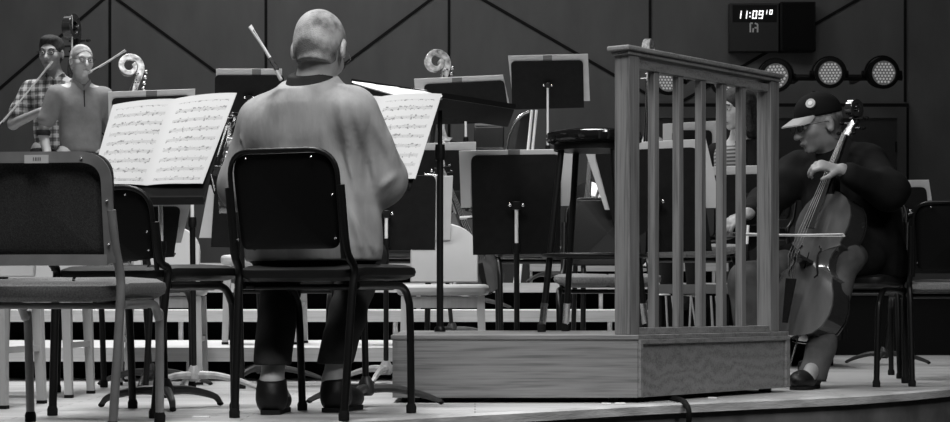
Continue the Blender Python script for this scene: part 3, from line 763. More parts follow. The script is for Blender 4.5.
t, P0, n = stand('tallest music stand, standing clear against the back wall', (548, 13.3), [(511, 61), (583, 60), (584, 107), (512, 109)], 13.2, z0=.481, tube_y=148)
folder('pale folder on the tallest stand against the back wall', [(508, 56), (588, 54), (590, 101), (513, 103)], P0, n, [(543, 55.4), (552, 55), (552, 80), (543, 80)])
t, P0, n = stand('large black music stand between the pale chair and the conductor stool', (517, 8.2), [(471, 155), (561, 154), (560, 252), (473, 254)], 8.1, tilt=14, tube_y=248, rot=40)
folder('pale folder on the large stand left of the stool', [(459, 151), (580, 149), (569, 206), (461, 208)], P0, n, [(508, 150), (520, 150), (520, 175), (508, 175)])
t, P0, n = stand('music stand beside the right elbow of the sweatshirt man', (386, 8.80), [(338, 177), (436, 175), (435, 249), (338, 249)], 8.75, tilt=14, tube_y=243, base='castpale', rot=20)
folder('pale folder behind the stand at the sweatshirt man\'s right elbow', [(352, 179), (453, 176), (450, 240), (352, 240)], P0, n)
t, P0, n = stand('black music stand behind the balusters of the podium rail', (649, 8.72), [(594, 151), (697, 147), (712, 250), (621, 252)], 8.65, tilt=14, yaw=0, tube_y=226, rot=60)
folder('slanted pale folder on the stand behind the balusters', [(583, 145), (706, 139), (722, 208), (605, 210)], P0, n)
t, P0, n = stand('low music stand in front of the seated woman', (742, 10.6), [(712, 175), (785, 173), (785, 215), (713, 217)], 10.5, z0=.151, tilt=16)
folder('pale folder on the stand in front of the seated woman', [(708, 167), (778, 165), (780, 205), (711, 208)], P0, n)
t, P0, n = stand('music stand behind the cellist at the right', (884, 11.4), [(880, 187), (926, 187), (930, 232), (880, 232)], 11.3, base='castleg', tilt=16, rot=10)
folder('pale folder on the stand behind the cellist', [(872, 181), (929, 180), (936, 226), (874, 228)], P0, n)
t, P0, n = stand('low music stand under the large open music', (150, 8.36), [(108, 206), (181, 206), (174, 256), (108, 260)], 8.32, tilt=14, rot=30)
folder('slanted pale folder edge left of the sweatshirt man\'s chair, farther left one', [(112, 204), (191, 204), (181, 243), (112, 243)], P0, n)
t, P0, n = stand('music stand whose folder slants past the left edge of the black chair back', (262, 8.9), [(216, 168), (300, 168), (300, 248), (211, 246)], 8.85, tilt=14, rot=10)
folder('long slanted pale folder edge touching the left of the occupied black chair', [(213, 164), (290, 164), (290, 238), (199, 238)], P0, n)
t, P0, n = stand('music stand standing directly behind the large open music', (194, 8.05), [(140, 112), (246, 112), (246, 184), (140, 184)], 8.0, tilt=16, tube_y=222, base='castpale', rot=-12)
t, P0, n = stand('music stand at middle distance under the conductor desk', (452, 10.5), [(400, 150), (474, 150), (474, 190), (400, 190)], 10.4, tilt=14, z0=.151)
folder('pale folder edge under the conductor desk', [(404, 144), (476, 142), (476, 175), (404, 176)], P0, n)
t, P0, n = stand('music stand behind the slanted folder, above the woman\'s hands', (690, 11.8), [(672, 130), (712, 130), (712, 168), (672, 168)], 11.8, z0=.311, tilt=16)
folder('wide grey folder behind the balusters left of the woman', [(663, 124), (717, 121), (717, 160), (663, 160)], P0, n)

# ------------------------------------------------------------------ string instruments
OUT = [(0, .02), (.004, .10), (.025, .19), (.08, .255), (.15, .287), (.22, .29), (.29, .272), (.36, .235), (.40, .222), (.415, .232), (.43, .20), (.47, .165), (.52, .155), (.57, .165), (.61, .188), (.625, .214), (.645, .20), (.69, .213), (.76, .228), (.83, .222), (.90, .19), (.95, .145), (.985, .08), (1, .03)]
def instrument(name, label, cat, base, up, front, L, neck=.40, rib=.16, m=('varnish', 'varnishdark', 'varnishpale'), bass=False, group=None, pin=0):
    up = V(up).normalized(); f = V(front); f = (f-up*f.dot(up)).normalized(); r = f.cross(up).normalized()
    base = V(base); t = thing(name, label, cat, base-up*pin, 0, group)
    def P(x, y, z): return base+r*x*L+f*y*L+up*z*L
    hw = lambda q: q
    outl = OUT if not bass else [(a, w*(1.0 if a < .6 else (1-.55*max(0, (a-.80)/.2)**1.2))) for a, w in OUT]
    poly = [(w, z) for z, w in outl]+[(-w, z) for z, w in reversed(outl)]; n = len(poly)
    def ringp(k, y): return [P(x*k, y, .5+(z-.5)*(1-(1-k)*.9)) for x, z in poly]
    # ribs
    mb = MB(); a = ringp(.985, -rib/2); b = ringp(.985, rib/2); mb.v = a+b; mb.f = [(i, (i+1) % n, n+(i+1) % n, n+i) for i in range(n)]+[tuple(range(n-1, -1, -1)), tuple(range(n, 2*n))]
    mb.build('ribs', m[1], t)
    for nm, s, mm in (('top_plate', 1, m[0]), ('back_plate', -1, m[1])):
        mb = MB(); e = rib/2
        R_ = [ringp(1, s*e), ringp(1, s*(e+.012)), ringp(.93, s*(e+.016)), ringp(.7, s*(e+.036)), ringp(.4, s*(e+.045)), ringp(.02, s*(e+.048))]
        mb.v = [p for q in R_ for p in q]
        mb.f = [((j*n+i), (j*n+(i+1) % n), ((j+1)*n+(i+1) % n), ((j+1)*n+i)) for j in range(len(R_)-1) for i in range(n)]
        if s < 0: mb.f = [q[::-1] for q in mb.f]
        pl = mb.build(nm, mm, t)
        if s > 0:
            for q in (-1, 1):
                pts = bez([P(q*.075, e+.050, .60), P(q*.095, e+.049, .575), P(q*.085, e+.051, .54), P(q*.105, e+.050, .46), P(q*.125, e+.046, .41), P(q*.105, e+.047, .385)], 5)
                MB().ribbon(pts, .010*L, .004*L, r).build('f_hole', 'ebony', pl)
    e = rib/2+.045
    NE = 1+neck
    MB().ribbon([P(0, rib/2-.04, .97), P(0, rib/2-.005, 1.0), P(0, rib/2+.012, 1.08), P(0, rib/2+.012, NE)], [.075*L, .06*L, .052*L, .042*L], [.1*L, .06*L, .045*L, .04*L], r).build('neck', m[2], t)
    MB().ribbon([P(0, e+.06, .70), P(0, rib/2+.042, NE)], [.082*L, .045*L], .018*L, r).build('fingerboard', 'ebony', t)
    MB().prism([P(-.06, e+.005, .475), P(.06, e+.005, .475), P(.05, e+.12, .475), P(.02, e+.135, .475), P(-.02, e+.135, .475), P(-.05, e+.12, .475)], up*.02*L).build('bridge', m[2], t)
    MB().ribbon([P(0, e+.03, .06), P(0, e+.09, .34)], [.04*L, .085*L], .012*L, r).build('tailpiece', 'ebony', t)
    for i in range(4):
        o_ = (i-1.5)
        MB().tube([P(o_*.014, e+.095, .34), P(o_*.026, e+.138, .485), P(o_*.008, rib/2+.058, NE), P(o_*.006, rib/2+.02, NE+.1)], max(.0009, .0016*L)).build('string', 'string', t)
    # pegbox and scroll: a band that leaves the neck, bends back and rolls over to the front
    pts = [P(0, rib/2+.015, NE-.01), P(0, rib/2-.0, NE+.06), P(0, rib/2-.02, NE+.13)]
    big = 1.5 if bass else 1.0
    c0 = (rib/2+.035*big, NE+.13+.055*big); R0 = .062*big; sp = []; rs = [.026*L, .026*L, .024*L*big]
    for i in range(22):
        a = math.pi*1.0-i*math.pi*2*(1.15 if bass else 1.5)/21+.25; rr = R0*(1-(.62 if bass else .78)*i/21)
        sp.append(P(0, c0[0]+rr*math.cos(a), c0[1]+rr*math.sin(a))); rs.append(L*big*(.024-.010*i/21))
    wd = [.05*L]*3+[L*(.044+.04*i/21) for i in range(22)]
    MB().ribbon(pts+sp, wd, [q*1.5 for q in rs], r).build('scroll', m[2], t, bevel=.004*L)
    for i in range(4):
        s = -1 if i % 2 else 1; z = NE+.03+.035*i
        pg = MB().tube([P(-s*.04, rib/2, z), P(s*.075, rib/2+.0, z)], .007*L, 8)
        pg.ball(P(s*.10, rib/2, z), (.018*L, .018*L, .012*L), 10); pg.build('peg', 'chrome' if m[2] == 'varnishpale' and bass else 'ebony', t)
    if bass:
        mb = MB()
        for i in range(5): mb.ball(P(0, rib/2-.055-.006*i, NE+.0+.045*i), .017*L, 10)
        mb.build('tuner_knobs', 'chrome', t)
    if pin: MB().tube([P(0, 0, .02), base-up*pin], .004 if not bass else .006).build('endpin', 'chrome', t)
    return t
def bow(label, p1, p2, cat='bow', hairdir=(0, 0, -1), r=.0045):
    p1, p2 = V(p1), V(p2); d = (p2-p1).normalized(); h = V(hairdir); h = (h-d*h.dot(d)).normalized(); L = (p2-p1).length
    t = thing('instrument_bow', label, cat, p1)
    pts = [p1+d*L*u-h*(-.006*math.sin(math.pi*u)) for u in [i/12 for i in range(13)]]
    MB().tube(pts, r, 8, rs=[r*(1.15-.45*i/12) for i in range(13)]).build('stick', 'bowwood', t)
    MB().ribbon([p1+d*.05+h*.011, p2-d*.012+h*.009], .007, .002, d.cross(h)).build('bow_hair', 'bowhair', t)
    MB().box(p1+d*.06+h*.006, (.05, .012, .014), Matrix((d, d.cross(h), h)).transposed()).build('frog', 'ebony', t, bevel=.002)
    MB().prism([p2-d*.02, p2, p2+h*.011+d*.004, p2+h*.011-d*.014], d.cross(h)*.008).build('tip', 'bowhair', t)
    return t
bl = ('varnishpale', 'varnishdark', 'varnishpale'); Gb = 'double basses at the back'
def bass(label, sx, sy_, Y, z0, lean, front, L=1.0, mats=bl, roll=0):
    # stands on the riser with its scroll under the photo point (sx, sy_)
    s = W(sx, sy_, Y); tot = L*1.58; up = V((math.sin(D(roll)), math.sin(D(lean)), 1)).normalized()
    zneed = s.z-z0; L = zneed/up.z/1.70; pin = .13*L
    base = V((s.x, s.y, 0))-up*(1.58*L); base.z = z0+up.z*pin
    return instrument('double_bass', label, 'double bass', base, up, front, L, neck=.39, rib=.17, m=mats, bass=True, group=Gb, pin=pin)
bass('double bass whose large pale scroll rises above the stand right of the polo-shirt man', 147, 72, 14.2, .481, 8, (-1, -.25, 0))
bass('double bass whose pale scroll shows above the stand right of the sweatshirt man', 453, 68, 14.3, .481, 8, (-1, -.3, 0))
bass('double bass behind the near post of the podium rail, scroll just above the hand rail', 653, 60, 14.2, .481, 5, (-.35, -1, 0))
bass('dark double bass head standing up behind the two standing men', 80, 36, 14.9, .481, 0, (-.25, -1, 0), mats=('varnish', 'varnishdark', 'varnishdark'))
t = thing('gig_bag', 'dark padded instrument bag with shiny piping leaning beside the tallest stand', 'instrument bag', V((GX(519, 13.9), 13.9, .481)))
Yg = 13.9
def gq(x, y, dy=0): return W(x, y, Yg+dy)
pg = [gq(500, 283.6), gq(503, 160), (gq(510, 128)), gq(520, 115), gq(529, 111), gq(531, 118), gq(529, 160), gq(530, 283.6)]
MB().prism(pg, (0, .22, 0)).build('body', 'case', t, bevel=.02)
MB().tube(bez([gq(505, 160, -.01), gq(509, 135, -.01), gq(518, 118, -.01), gq(529, 111, -.01)], 5), .009).build('piping', 'chrome', t)
MB().prism([gq(506, 158, -.006), gq(511, 132, -.006), gq(518, 119, -.006), gq(520, 122, -.006), gq(513, 158, -.006)], (0, .01, 0)).build('side_panel', 'varnish', t)
for px, lab in ((532, 'left of two thin white poles under the tallest stand'), (536.5, 'right of two thin white poles under the tallest stand')):
    p = W(px, 110, 13.6); q = W(px-4, 150, 13.6); dq = (q-p)/(p.z-q.z); e_ = p+dq*(p.z-.481)
    tag(MB().tube([p, e_], .010).build('pole', 'satin', None, loc=e_), lab, 'pole', 'white poles under the tallest stand')
# cello glimpsed behind the pale chair, cello behind the stool
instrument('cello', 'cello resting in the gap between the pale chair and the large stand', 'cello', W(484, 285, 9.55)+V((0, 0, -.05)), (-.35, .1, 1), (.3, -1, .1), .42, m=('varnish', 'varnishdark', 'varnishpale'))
instrument('cello', 'cello resting upright behind the seat of the conductor stool', 'cello', W(587, 250, 9.95), (.05, .12, 1), (-.2, -1, .1), .34, m=('varnishdark', 'varnishdark', 'varnishdark'))
bow('pale bow lying level beside the arched pale chair back', W(460, 218, 9.25), W(502, 211, 9.2), r=.007)
bow('bow slanting across the left edge in front of the man in plaid', W(-6, 131, 13.6), W(52, 61, 13.75), r=.006)
bow('bow rising behind the head of the polo-shirt man', W(88, 73, 13.9), W(125, 50, 13.9), r=.008)
bow('short pale bow standing upright behind the standing men', W(72, 50, 14.7), W(72, 15, 14.7), r=.006)
bow('bow pointing up at the left of the sweatshirt man\'s head', W(281, 80, 6.45), W(249, 27, 6.5), hairdir=(1, 0, .2), r=.0055)
# box case on the riser under the conductor desk
t = thing('instrument_case', 'black box case with a pale rim between two stands in the middle', 'case', W(490, 200, 13.3))
c = W(489, 136, 13.3); MB().box(c-V((0, 0, .02)), (.20, .22, .15)).build('body', 'case', t, bevel=.01)
MB().box(c+V((0, 0, .07)), (.19, .21, .025)).build('lid', 'greyframe', t, bevel=.006)
MB().box(c-V((0, .112, .09)), (.19, .006, .012)).build('rim', 'chrome', t)
MB().tube([c+V((-.05, 0, -.09)), V((c.x-.05, c.y, .482))], .015).build('stand_leg', 'steel', t)
MB().tube([c+V((.05, 0, -.09)), V((c.x+.05, c.y, .482))], .015).build('stand_leg', 'steel', t)

# ------------------------------------------------------------------ wall clock and lamps
x0, x1, z0, z1 = GX(728, BW), GX(777, BW), CAMZ+(HY-53)*BW/F, CAMZ+(HY-5)*BW/F
t = thing('wall_clock', 'digital wall clock reading 11:09 in white digits', 'clock', ((x0+x1)/2, BW, z0))
MB().box(((x0+x1)/2, BW-.06, (z0+z1)/2), (x1-x0, .10, z1-z0)).build('case', 'clockpanel', t, bevel=.005)
yF = BW-.112; Ks = BW/F
def wp(px, py): return V((GX(px, BW), yF, CAMZ+(HY-py)*Ks))
MB().prism([wp(731, 24), wp(775, 24), wp(775, 7), wp(731, 7)], (0, .005, 0)).build('display', 'clockbox', t, smooth=False)
SEG = {'0': 'abcdef', '1': 'bc', '9': 'abcdfg', '8': 'abcdefg'}
def digit(ch, px, py, w, h, th):
    sl = .12*h
    def q(u, v): return (px+u*w+sl*(1-v)-sl/2, py+v*h)
    segs = {'a': ((0, 0), (1, 0)), 'b': ((1, 0), (1, .5)), 'c': ((1, .5), (1, 1)), 'd': ((0, 1), (1, 1)), 'e': ((0, .5), (0, 1)), 'f': ((0, 0), (0, .5)), 'g': ((0, .5), (1, .5))}
    mb = MB()
    for s in SEG[ch]:
        a, b = segs[s]; A_ = q(*a); B_ = q(*b)
        p, r_ = wp(*A_), wp(*B_); dd = (r_-p).normalized(); pr = V((dd.z, 0, -dd.x))*th*Ks/2
        p = p+dd*th*Ks*-.35; r_ = r_+dd*th*Ks*.35
        mb.prism([p-pr+V((0, -.001, 0)), r_-pr+V((0, -.001, 0)), r_+pr+V((0, -.001, 0)), p+pr+V((0, -.001, 0))], (0, -.004, 0))
    return mb.build('digit', 'led', t, smooth=False)
digit('1', 736.2, 13, 3.0, 7, 1.2); digit('1', 742.0, 13, 3.0, 7, 1.2); digit('0', 751.2, 13, 3.4, 7, 1.2); digit('9', 757.4, 13, 3.4, 7, 1.2)
digit('1', 763.2, 12, 1.8, 4, .8); digit('0', 768, 12, 2.2, 4, .8)
for y in (14.8, 18.4): MB().box(wp(748.3, y)+V((0, -.002, 0)), (1.5*Ks, .004, 1.5*Ks)).build('colon_dot', 'led', t, smooth=False)
mb = MB()
for a, b in (((748.6, 25), (748.6, 34)), ((755.8, 26), (755.8, 34)), ((748.6, 25), (751, 25)), ((753, 25), (755.8, 26)), ((752.8, 29.5), (755.8, 29.5)), ((751.6, 30), (751.2, 34))):
    p, q = wp(*a), wp(*b); mb.ribbon([p-V((0, .001, 0)), q-V((0, .001, 0))], .004, 1.5*Ks, (0, 1, 0))
mb.build('symbol', 'symbol', t, smooth=False)
t2 = thing('wall_cabinet', 'plain black box on the wall touching the right side of the clock', 'box', (GX(795, BW), BW, z0))
MB().box((GX(795.5, BW), BW-.075, (z0+z1)/2+.005), (GX(813, BW)-GX(778, BW), .14, z1-z0+.01)).build('case', 'clockbox', t2, bevel=.008)
MB().box((GX(795.5, BW), BW-.148, (z0+z1)/2+.005), (GX(811, BW)-GX(780, BW), .005, z1-z0-.02)).build('grille', 'dark', t2)
# pipe with round LED lamps
yL = 17.3; zL = CAMZ+(HY-76)*yL/F
t = thing('lamp_pipe', 'dark horizontal pipe carrying the row of round stage lamps', 'pipe', (GX(780, yL), yL+.12, zL))
MB().tube([(GX(655, yL), yL+.12, zL), (GX(905, yL), yL+.12, zL)], .028).build('pipe', 'steel', t)
for px in (690, 800, 862, 900):
    MB().box((GX(px, yL), yL+.30, zL), (.04, .36, .04)).build('wall_bracket', 'steel', t)
names = ['leftmost round stage lamp, seen between the first two balusters', 'round stage lamp behind the balusters above the seated woman', 'round stage lamp right beside the far end of the hand rail', 'round stage lamp above the cellist\'s cap', 'rightmost round stage lamp on the wall']
for (px, py, r, tw), lab in zip(((668, 80, 12.5, .1), (725, 82, 12, 0), (776, 76, 13.5, -.3), (830, 73, 12.5, -.12), (883, 73, 13, .12)), names):
    t = thing('stage_lamp', 'black '+lab, 'stage lamp', W(px, py, yL), 0, 'round LED lamps on the pipe')
    R_ = Matrix.Rotation(tw, 3, 'Z') @ Matrix.Rotation(math.pi/2+.06, 3, 'X'); rr = r*.93*yL/F; c = W(px, py, yL)
    bd = MB().lathe([(.05, -.20), (rr*.8, -.17), (rr*1.2, -.10), (rr*1.32, .0), (rr*1.32, .035), (rr*1.06, .04), (rr*1.04, .012), (.001, .010)], c, 28, R_); bd.build('housing', 'parbody', t)
    fc = MB().lathe([(rr, .012), (rr, .022), (.001, .0225)], c, 28, R_).build('lens_plate', 'parface', t)
    mb = MB(); sp_ = rr/3.55
    for i in range(-4, 5):
        for j in range(-4, 5):
            x = (i+j*.5)*sp_; y = j*.866*sp_
            if math.hypot(x, y) < rr-.5*sp_: mb.ball(c+R_ @ V((x, y, .022)), (sp_*.36, sp_*.36, sp_*.22), 8, R_)
    mb.build('led_lenses', 'parled', fc)
    yk = [c+R_ @ V((rr*1.45*math.cos(a), .0, 0))+V((0, .05, rr*1.45*math.sin(a)+.0)) for a in [math.pi*q/12 for q in range(13)]]
    MB().ribbon(yk, .045, .012, (0, 1, 0)).build('yoke', 'parbody', t)
    for s in (-1, 1): MB().tube([c+V((s*rr*1.2, .05, 0)), c+V((s*rr*1.65, .05, 0))], .028).build('knob', 'parbody', t)

# ------------------------------------------------------------------ people
def hframe(yaw, pitch=0, roll=0):
    y, p = D(yaw), D(pitch); f = V((math.sin(y)*math.cos(p), math.cos(y)*math.cos(p), math.sin(p))); r = f.cross(V((0, 0, 1))).normalized(); u = r.cross(f)
    q = D(roll); r2 = r*math.cos(q)+u*math.sin(q); u2 = u*math.cos(q)-r*math.sin(q)
    return r2, f, u2
def head(S, c, fr, s=1.0):
    r, f, u = fr; c = V(c); R_ = [[r[i], f[i], u[i]] for i in range(3)]
    def P(x, y, z): return c+(r*x+f*y+u*z)*s
    def E(x, y, z, a, b, d, k=.012, sub=False): S.ell(P(x, y, z), (a*s, b*s, d*s), R_, k, sub)
    E(0, -.012, .032, .077, .097, .084); E(0, .02, -.038, .061, .070, .074, .03); E(0, .060, -.096, .026, .022, .019, .02)
    for q in (-1, 1): E(q*.04, .058, -.022, .024, .024, .024, .02)
    E(0, .077, .026, .052, .016, .012, .015)
    for q in (-1, 1): E(q*.031, .100, .003, .019, .016, .011, .012, True)
    S.cap(P(0, .088, .012), P(0, .113, -.034), .008*s, .0135*s, .01)
    for q in (-1, 1): E(q*.011, .102, -.037, .009, .010, .008, .006)
    E(0, .086, -.064, .024, .012, .006, .006); E(0, .085, -.074, .021, .011, .006, .005)
    for q in (-1, 1):
        E(q*.080, -.012, -.006, .010, .021, .034, .008); E(q*.088, -.002, -.004, .007, .010, .018, .006, True)
    return P
def eyes(P, parent, s=1.0, glasses=False, r=None, brow='hairdark'):
    for q in (-1, 1):
        e = MB().ball(P(q*.031, .0805, .004), .0115*s, 12).build('eye', 'eyewhite', parent)
        MB().ball(P(q*.031, .088, .004), .0060*s, 8).build('iris', 'iris', e)
        MB().tube([P(q*.016, .096, .026), P(q*.032, .098, .031), P(q*.050, .086, .026)], .0042*s, 6).build('eyebrow', brow, parent)
    MB().tube([P(-.022, .090, -.069), P(0, .097, -.068), P(.022, .090, -.069)], .0032*s, 6).build('mouth_line', 'lips', parent)
    if glasses:
        g = MB()
        for q in (-1, 1):
            g.tube([P(q*.031+.024*math.cos(a), .110-.006*abs(math.cos(a)), .003+.017*math.sin(a)) for a in [math.pi*2*k/16 for k in range(17)]], .0014*s, 6)
            g.tube([P(q*.055, .104, .008), P(q*.078, .08, .010), P(q*.084, .0, .010), P(q*.082, -.02, -.004)], .0014*s, 6)
        g.tube([P(-.008, .112, .006), P(.008, .112, .006)], .0014*s, 6); g.build('glasses', 'glass', parent)
def hair(h, P_c, fr, s, name, m, parent, style='short'):
    r, f, u = fr; c = V(P_c); R_ = [[r[i], f[i], u[i]] for i in range(3)]
    lo = c-V((.16, .16, .22 if style == 'long' else .15))*s; hi = c+V((.16, .16, .16))*s
    S = SDF(lo, hi, h)
    def P(x, y, z): return c+(r*x+f*y+u*z)*s
    S.ell(P(0, -.014, .034), (.0795*s, .100*s, .087*s), R_, .01)
    S.ell(P(0, -.035, -.01), (.074*s, .072*s, .075*s), R_, .02)
    if style == 'short': S.cap(P(0, -.045, -.03), P(0, -.050, -.075), .058*s, .050*s, .02)
    if style == 'thick': S.ell(P(0, .03, .095), (.062*s, .06*s, .035*s), R_, .03); S.ell(P(0, -.03, .06), (.084*s, .09*s, .07*s), R_, .02)
    if style == 'long':
        S.ell(P(0, -.02, .045), (.087*s, .104*s, .085*s), R_, .02)
        for q in (-1, 1): S.cap(P(q*.07, -.01, .02), P(q*.075, -.02, -.12), .028*s, .02*s, .02)
        S.cap(P(0, -.08, .0), P(0, -.09, -.15), .06*s, .04*s, .03)
    # the face and the skin below the hairline stay clear
    if style in ('short', 'thick'):
        S.ell(P(0, .095, -.03), (.075*s, .085*s, .095*s), R_, .01, True); S.cut(P(0, -.06, -.078), -u*1.0+f*.25)
        for q in (-1, 1): S.ell(P(q*.08, .0, -.03), (.02*s, .04*s, .045*s), R_, .008, True)
    else:
        S.ell(P(0, .10, -.035), (.058*s, .085*s, .095*s), R_, .01, True)
    return S.build(name, m, parent)
def hand(S, w, d, n, side, curl=.5, s=1.0):
    w = V(w); d = V(d).normalized(); n = V(n); n = (n-d*n.dot(d)).normalized(); sd = d.cross(n)*side
    S.cap(w, w+d*.075*s, .027*s, .036*s, .012, (n, .5))
    for i, ln in enumerate((.068, .078, .072, .056)):
        p = w+d*(.092-.004*abs(i-1.2))*s+sd*(.030-.020*i)*s; a = 0; k = .008
        for j, q in enumerate((.45, .32, .25)):
            a += curl*(.75 if j == 0 else .95); e = (d*math.cos(a)+n*math.sin(a)); p2 = p+e*ln*q*s
            S.cap(p, p2, (.0098-.0012*j)*s, (.0092-.0012*j)*s, .004 if j else .008); p = p2
    p = w+d*.022*s+sd*.026*s; p2 = p+(d*.62+sd*.72+n*.25).normalized()*.045*s; p3 = p2+(d*.8+sd*.1+n*.6).normalized()*.033*s
    S.cap(p, p2, .013*s, .0115*s, .012); S.cap(p2, p3, .0105*s, .009*s, .004)
def shoe(c, fwd, parent, nm='shoe'):
    c = V(c)+V((0, 0, .0)); f = V(fwd); f.z = 0; f.normalize(); r = V((f.y, -f.x, 0)); R_ = [[r[i], f[i], (0, 0, 1)[i]] for i in range(3)]
    S = SDF(c-V((.2, .2, .02)), c+V((.2, .2, .16)), .006)
    S.ell(c+f*.065+V((0, 0, .038)), (.052, .095, .042), R_, .03); S.ell(c-f*.055+V((0, 0, .055)), (.046, .058, .062), R_, .03)
    S.cap(c-f*.05+V((0, 0, .05)), c-f*.045+V((0, 0, .10)), .046, .046, .02)
    S.cut(c+V((0, 0, .012)), (0, 0, -1)); S.cut(c+V((0, 0, .118)), V((0, 0, 1))-f*.15)
    o = S.build(nm, 'shoe', parent)
    poly = [c+f*y+r*x+V((0, 0, .001)) for x, y in ((.030, -.105), (.036, -.05), (.036, .02), (.048, .08), (.036, .13), (.0, .152), (-.036, .13), (-.046, .08), (-.036, .02), (-.036, -.05), (-.030, -.105), (0, -.112))]
    MB().prism(poly, (0, 0, .014)).build('sole', 'sole', o)
def limb(S, pts, rs, k=.02, grow=0):
    for i in range(len(pts)-1): S.cap(pts[i], pts[i+1], rs[i]+grow, rs[i+1]+grow, k)

# --- the man with his back to us
G = thing('person', 'person with cropped grey hair in a grey sweatshirt, seated with his back to us', 'person', (-.50, 6.25, 0))
hc = W(320, 50, 6.26); hc = V((hc.x, hc.y, hc.z)); fr = hframe(12, -24)
Ls, Rs = V((-.668, 6.30, .95)), V((-.370, 6.165, .965)); Le, Re = V((-.745, 6.34, .72)), V((-.300, 6.25, .735)); Lw, Rw = V((-.735, 6.56, .80)), V((-.37, 6.47, .80))
pel = V((-.505, 6.26, .565)); chest = V((-.52, 6.25, .84)); nb = V((-.512, 6.235, 1.035))
Lk, Rk = V((-.635, 6.64, .50)), V((-.372, 6.64, .50)); La, Ra = V((-.64, 6.30, .10)), V((-.455, 6.43, .10)); Lh, Rh = V((-.60, 6.28, .54)), V((-.41, 6.24, .54))
rt = (Rs-Ls).normalized(); fw = V((-rt.y, rt.x, 0)).normalized()
S = SDF((-1.0, 5.98, .03), (-.1, 7.0, 1.32), .0065)
P = head(S, hc, fr, 1.0)
S.cap(nb-V((0, 0, .04)), hc-fr[2]*.06-fr[1]*.015, .060, .054, .02)
S.cap(pel, chest, .14, .155, .06, (fw, .68)); S.cap(Ls.lerp(Rs, .12)-V((0, 0, .03)), Ls.lerp(Rs, .88)-V((0, 0, .03)), .06, .06, .05)
limb(S, [Ls, Le, Lw], [.052, .042, .028]); limb(S, [Rs, Re, Rw], [.052, .042, .028])
hand(S, Lw, (.1, .6, .7), (.8, .3, 0), 1, .6); hand(S, Rw, (.0, .8, .4), (-.7, .2, -.3), -1, .7)
limb(S, [Lh, Lk, La], [.08, .055, .036]); limb(S, [Rh, Rk, Ra], [.08, .055, .036])
for a in (La, Ra): S.cap(a, a+V((.02, .11, -.055)), .034, .03, .02)
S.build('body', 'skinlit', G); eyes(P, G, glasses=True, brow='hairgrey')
hair(.0045, hc, fr, 1.0, 'hair', 'hairgrey', G)
S = SDF((-1.02, 5.98, .40), (-.08, 6.75, 1.12), .0065)
S.cap(pel+V((0, 0, -.03)), pel+V((.01, 0, .1)), .235, .205, .06, (fw, .68)); S.cap(pel+V((0, 0, .08)), chest+V((0, 0, .03)), .192, .195, .07, (fw, .66))
S.cap(Ls.lerp(Rs, .16)-V((0, 0, .045)), Ls.lerp(Rs, .84)-V((0, 0, .045)), .085, .085, .06)
S.cap(nb-V((0, 0, .07)), nb-V((0, 0, .005)), .105, .075, .05)
limb(S, [Ls-V((-.01, 0, .035)), Le, Le.lerp(Lw, .93)], [.083, .068, .043], .045); limb(S, [Rs-V((.01, 0, .035)), Re, Re.lerp(Rw, .93)], [.085, .078, .045], .045)
bkn = -fw
def fold(a, b, r_=.011, k=.022): S.cap(a, b, r_, r_*.6, k)
def bk(px, py, extra=0):            # a point on the back of the shirt
    q = W(px, py, 6.13+extra); return q
for a, b, e, wd in (((258, 104), (240, 160), .010, .016), ((292, 104), (272, 175), .008, .02), ((340, 98), (356, 180), .016, .018), ((352, 96), (378, 190), .012, .016), ((322, 125), (338, 200), .009, .018), ((350, 205), (368, 262), .016, .014), ((336, 215), (350, 266), .010, .016), ((372, 115), (396, 170), .010, .014), ((380, 190), (398, 172), .010, .012), ((250, 150), (262, 190), -.010, .016), ((300, 140), (305, 190), -.008, .03), ((365, 130), (370, 185), -.014, .014), ((300, 78), (262, 96), .006, .008), ((326, 78), (356, 92), .006, .008), ((236, 120), (233, 200), .010, .010), ((282, 150), (276, 230), .008, .010), ((318, 150), (330, 235), -.008, .012), ((346, 150), (360, 205), .010, .008), ((356, 215), (376, 255), .012, .008), ((388, 130), (399, 165), .010, .008)):
    S.ridge(W(a[0], a[1], 6.15), W(b[0], b[1], 6.15), e, wd, 6.24)
S.wrinkle(.0045, 22, 12, 7, .3); S.wrinkle(.003, 9, 30, 26, 1.3)
S.cut(pel+V((0, 0, -.085)), (0, 0, -1)); S.cut(nb+V((0, 0, .012)), V((0, 0, 1))-fw*.35)
S.build('sweatshirt', 'sweat', G)
S = SDF((-.75, 5.98, .9), (-.3, 6.5, 1.2), .005)
S.cap(nb-V((0, 0, .03)), nb+V((0, .005, .022)), .085, .072, .01); S.cut(nb+V((0, 0, .034)), V((0, 0, 1))-fw*.3); S.build('collar', 'collar', G)
S = SDF((-.92, 5.98, .08), (-.1, 6.9, .68), .0065)
S.cap(Lh, Rh, .12, .12, .05)
limb(S, [Lh, Lk, La+V((0, 0, .045))], [.095, .068, .058], .04); limb(S, [Rh, Rk, Ra+V((0, 0, .045))], [.095, .068, .058], .04); S.wrinkle(.004, 18, 20, 30)
S.cut((0, 0, .155), (0, 0, -1)); S.build('trousers', 'jeans', G)
shoe((La.x+.0, La.y+.05, 0), (.0, 1, 0), G); shoe((Ra.x+.02, Ra.y+.05, 0), (.25, 1, 0), G)
# his violin, seen edge-on at his left side
instrument('violin', 'violin seen edge-on between the open music and the sweatshirt man', 'violin', V((-.822, 6.62, .70)), V((-.03, .80, .56)), (-1, .1, .25), .33, neck=.38, rib=.10, m=('varnish', 'varnish', 'varnishdark'))

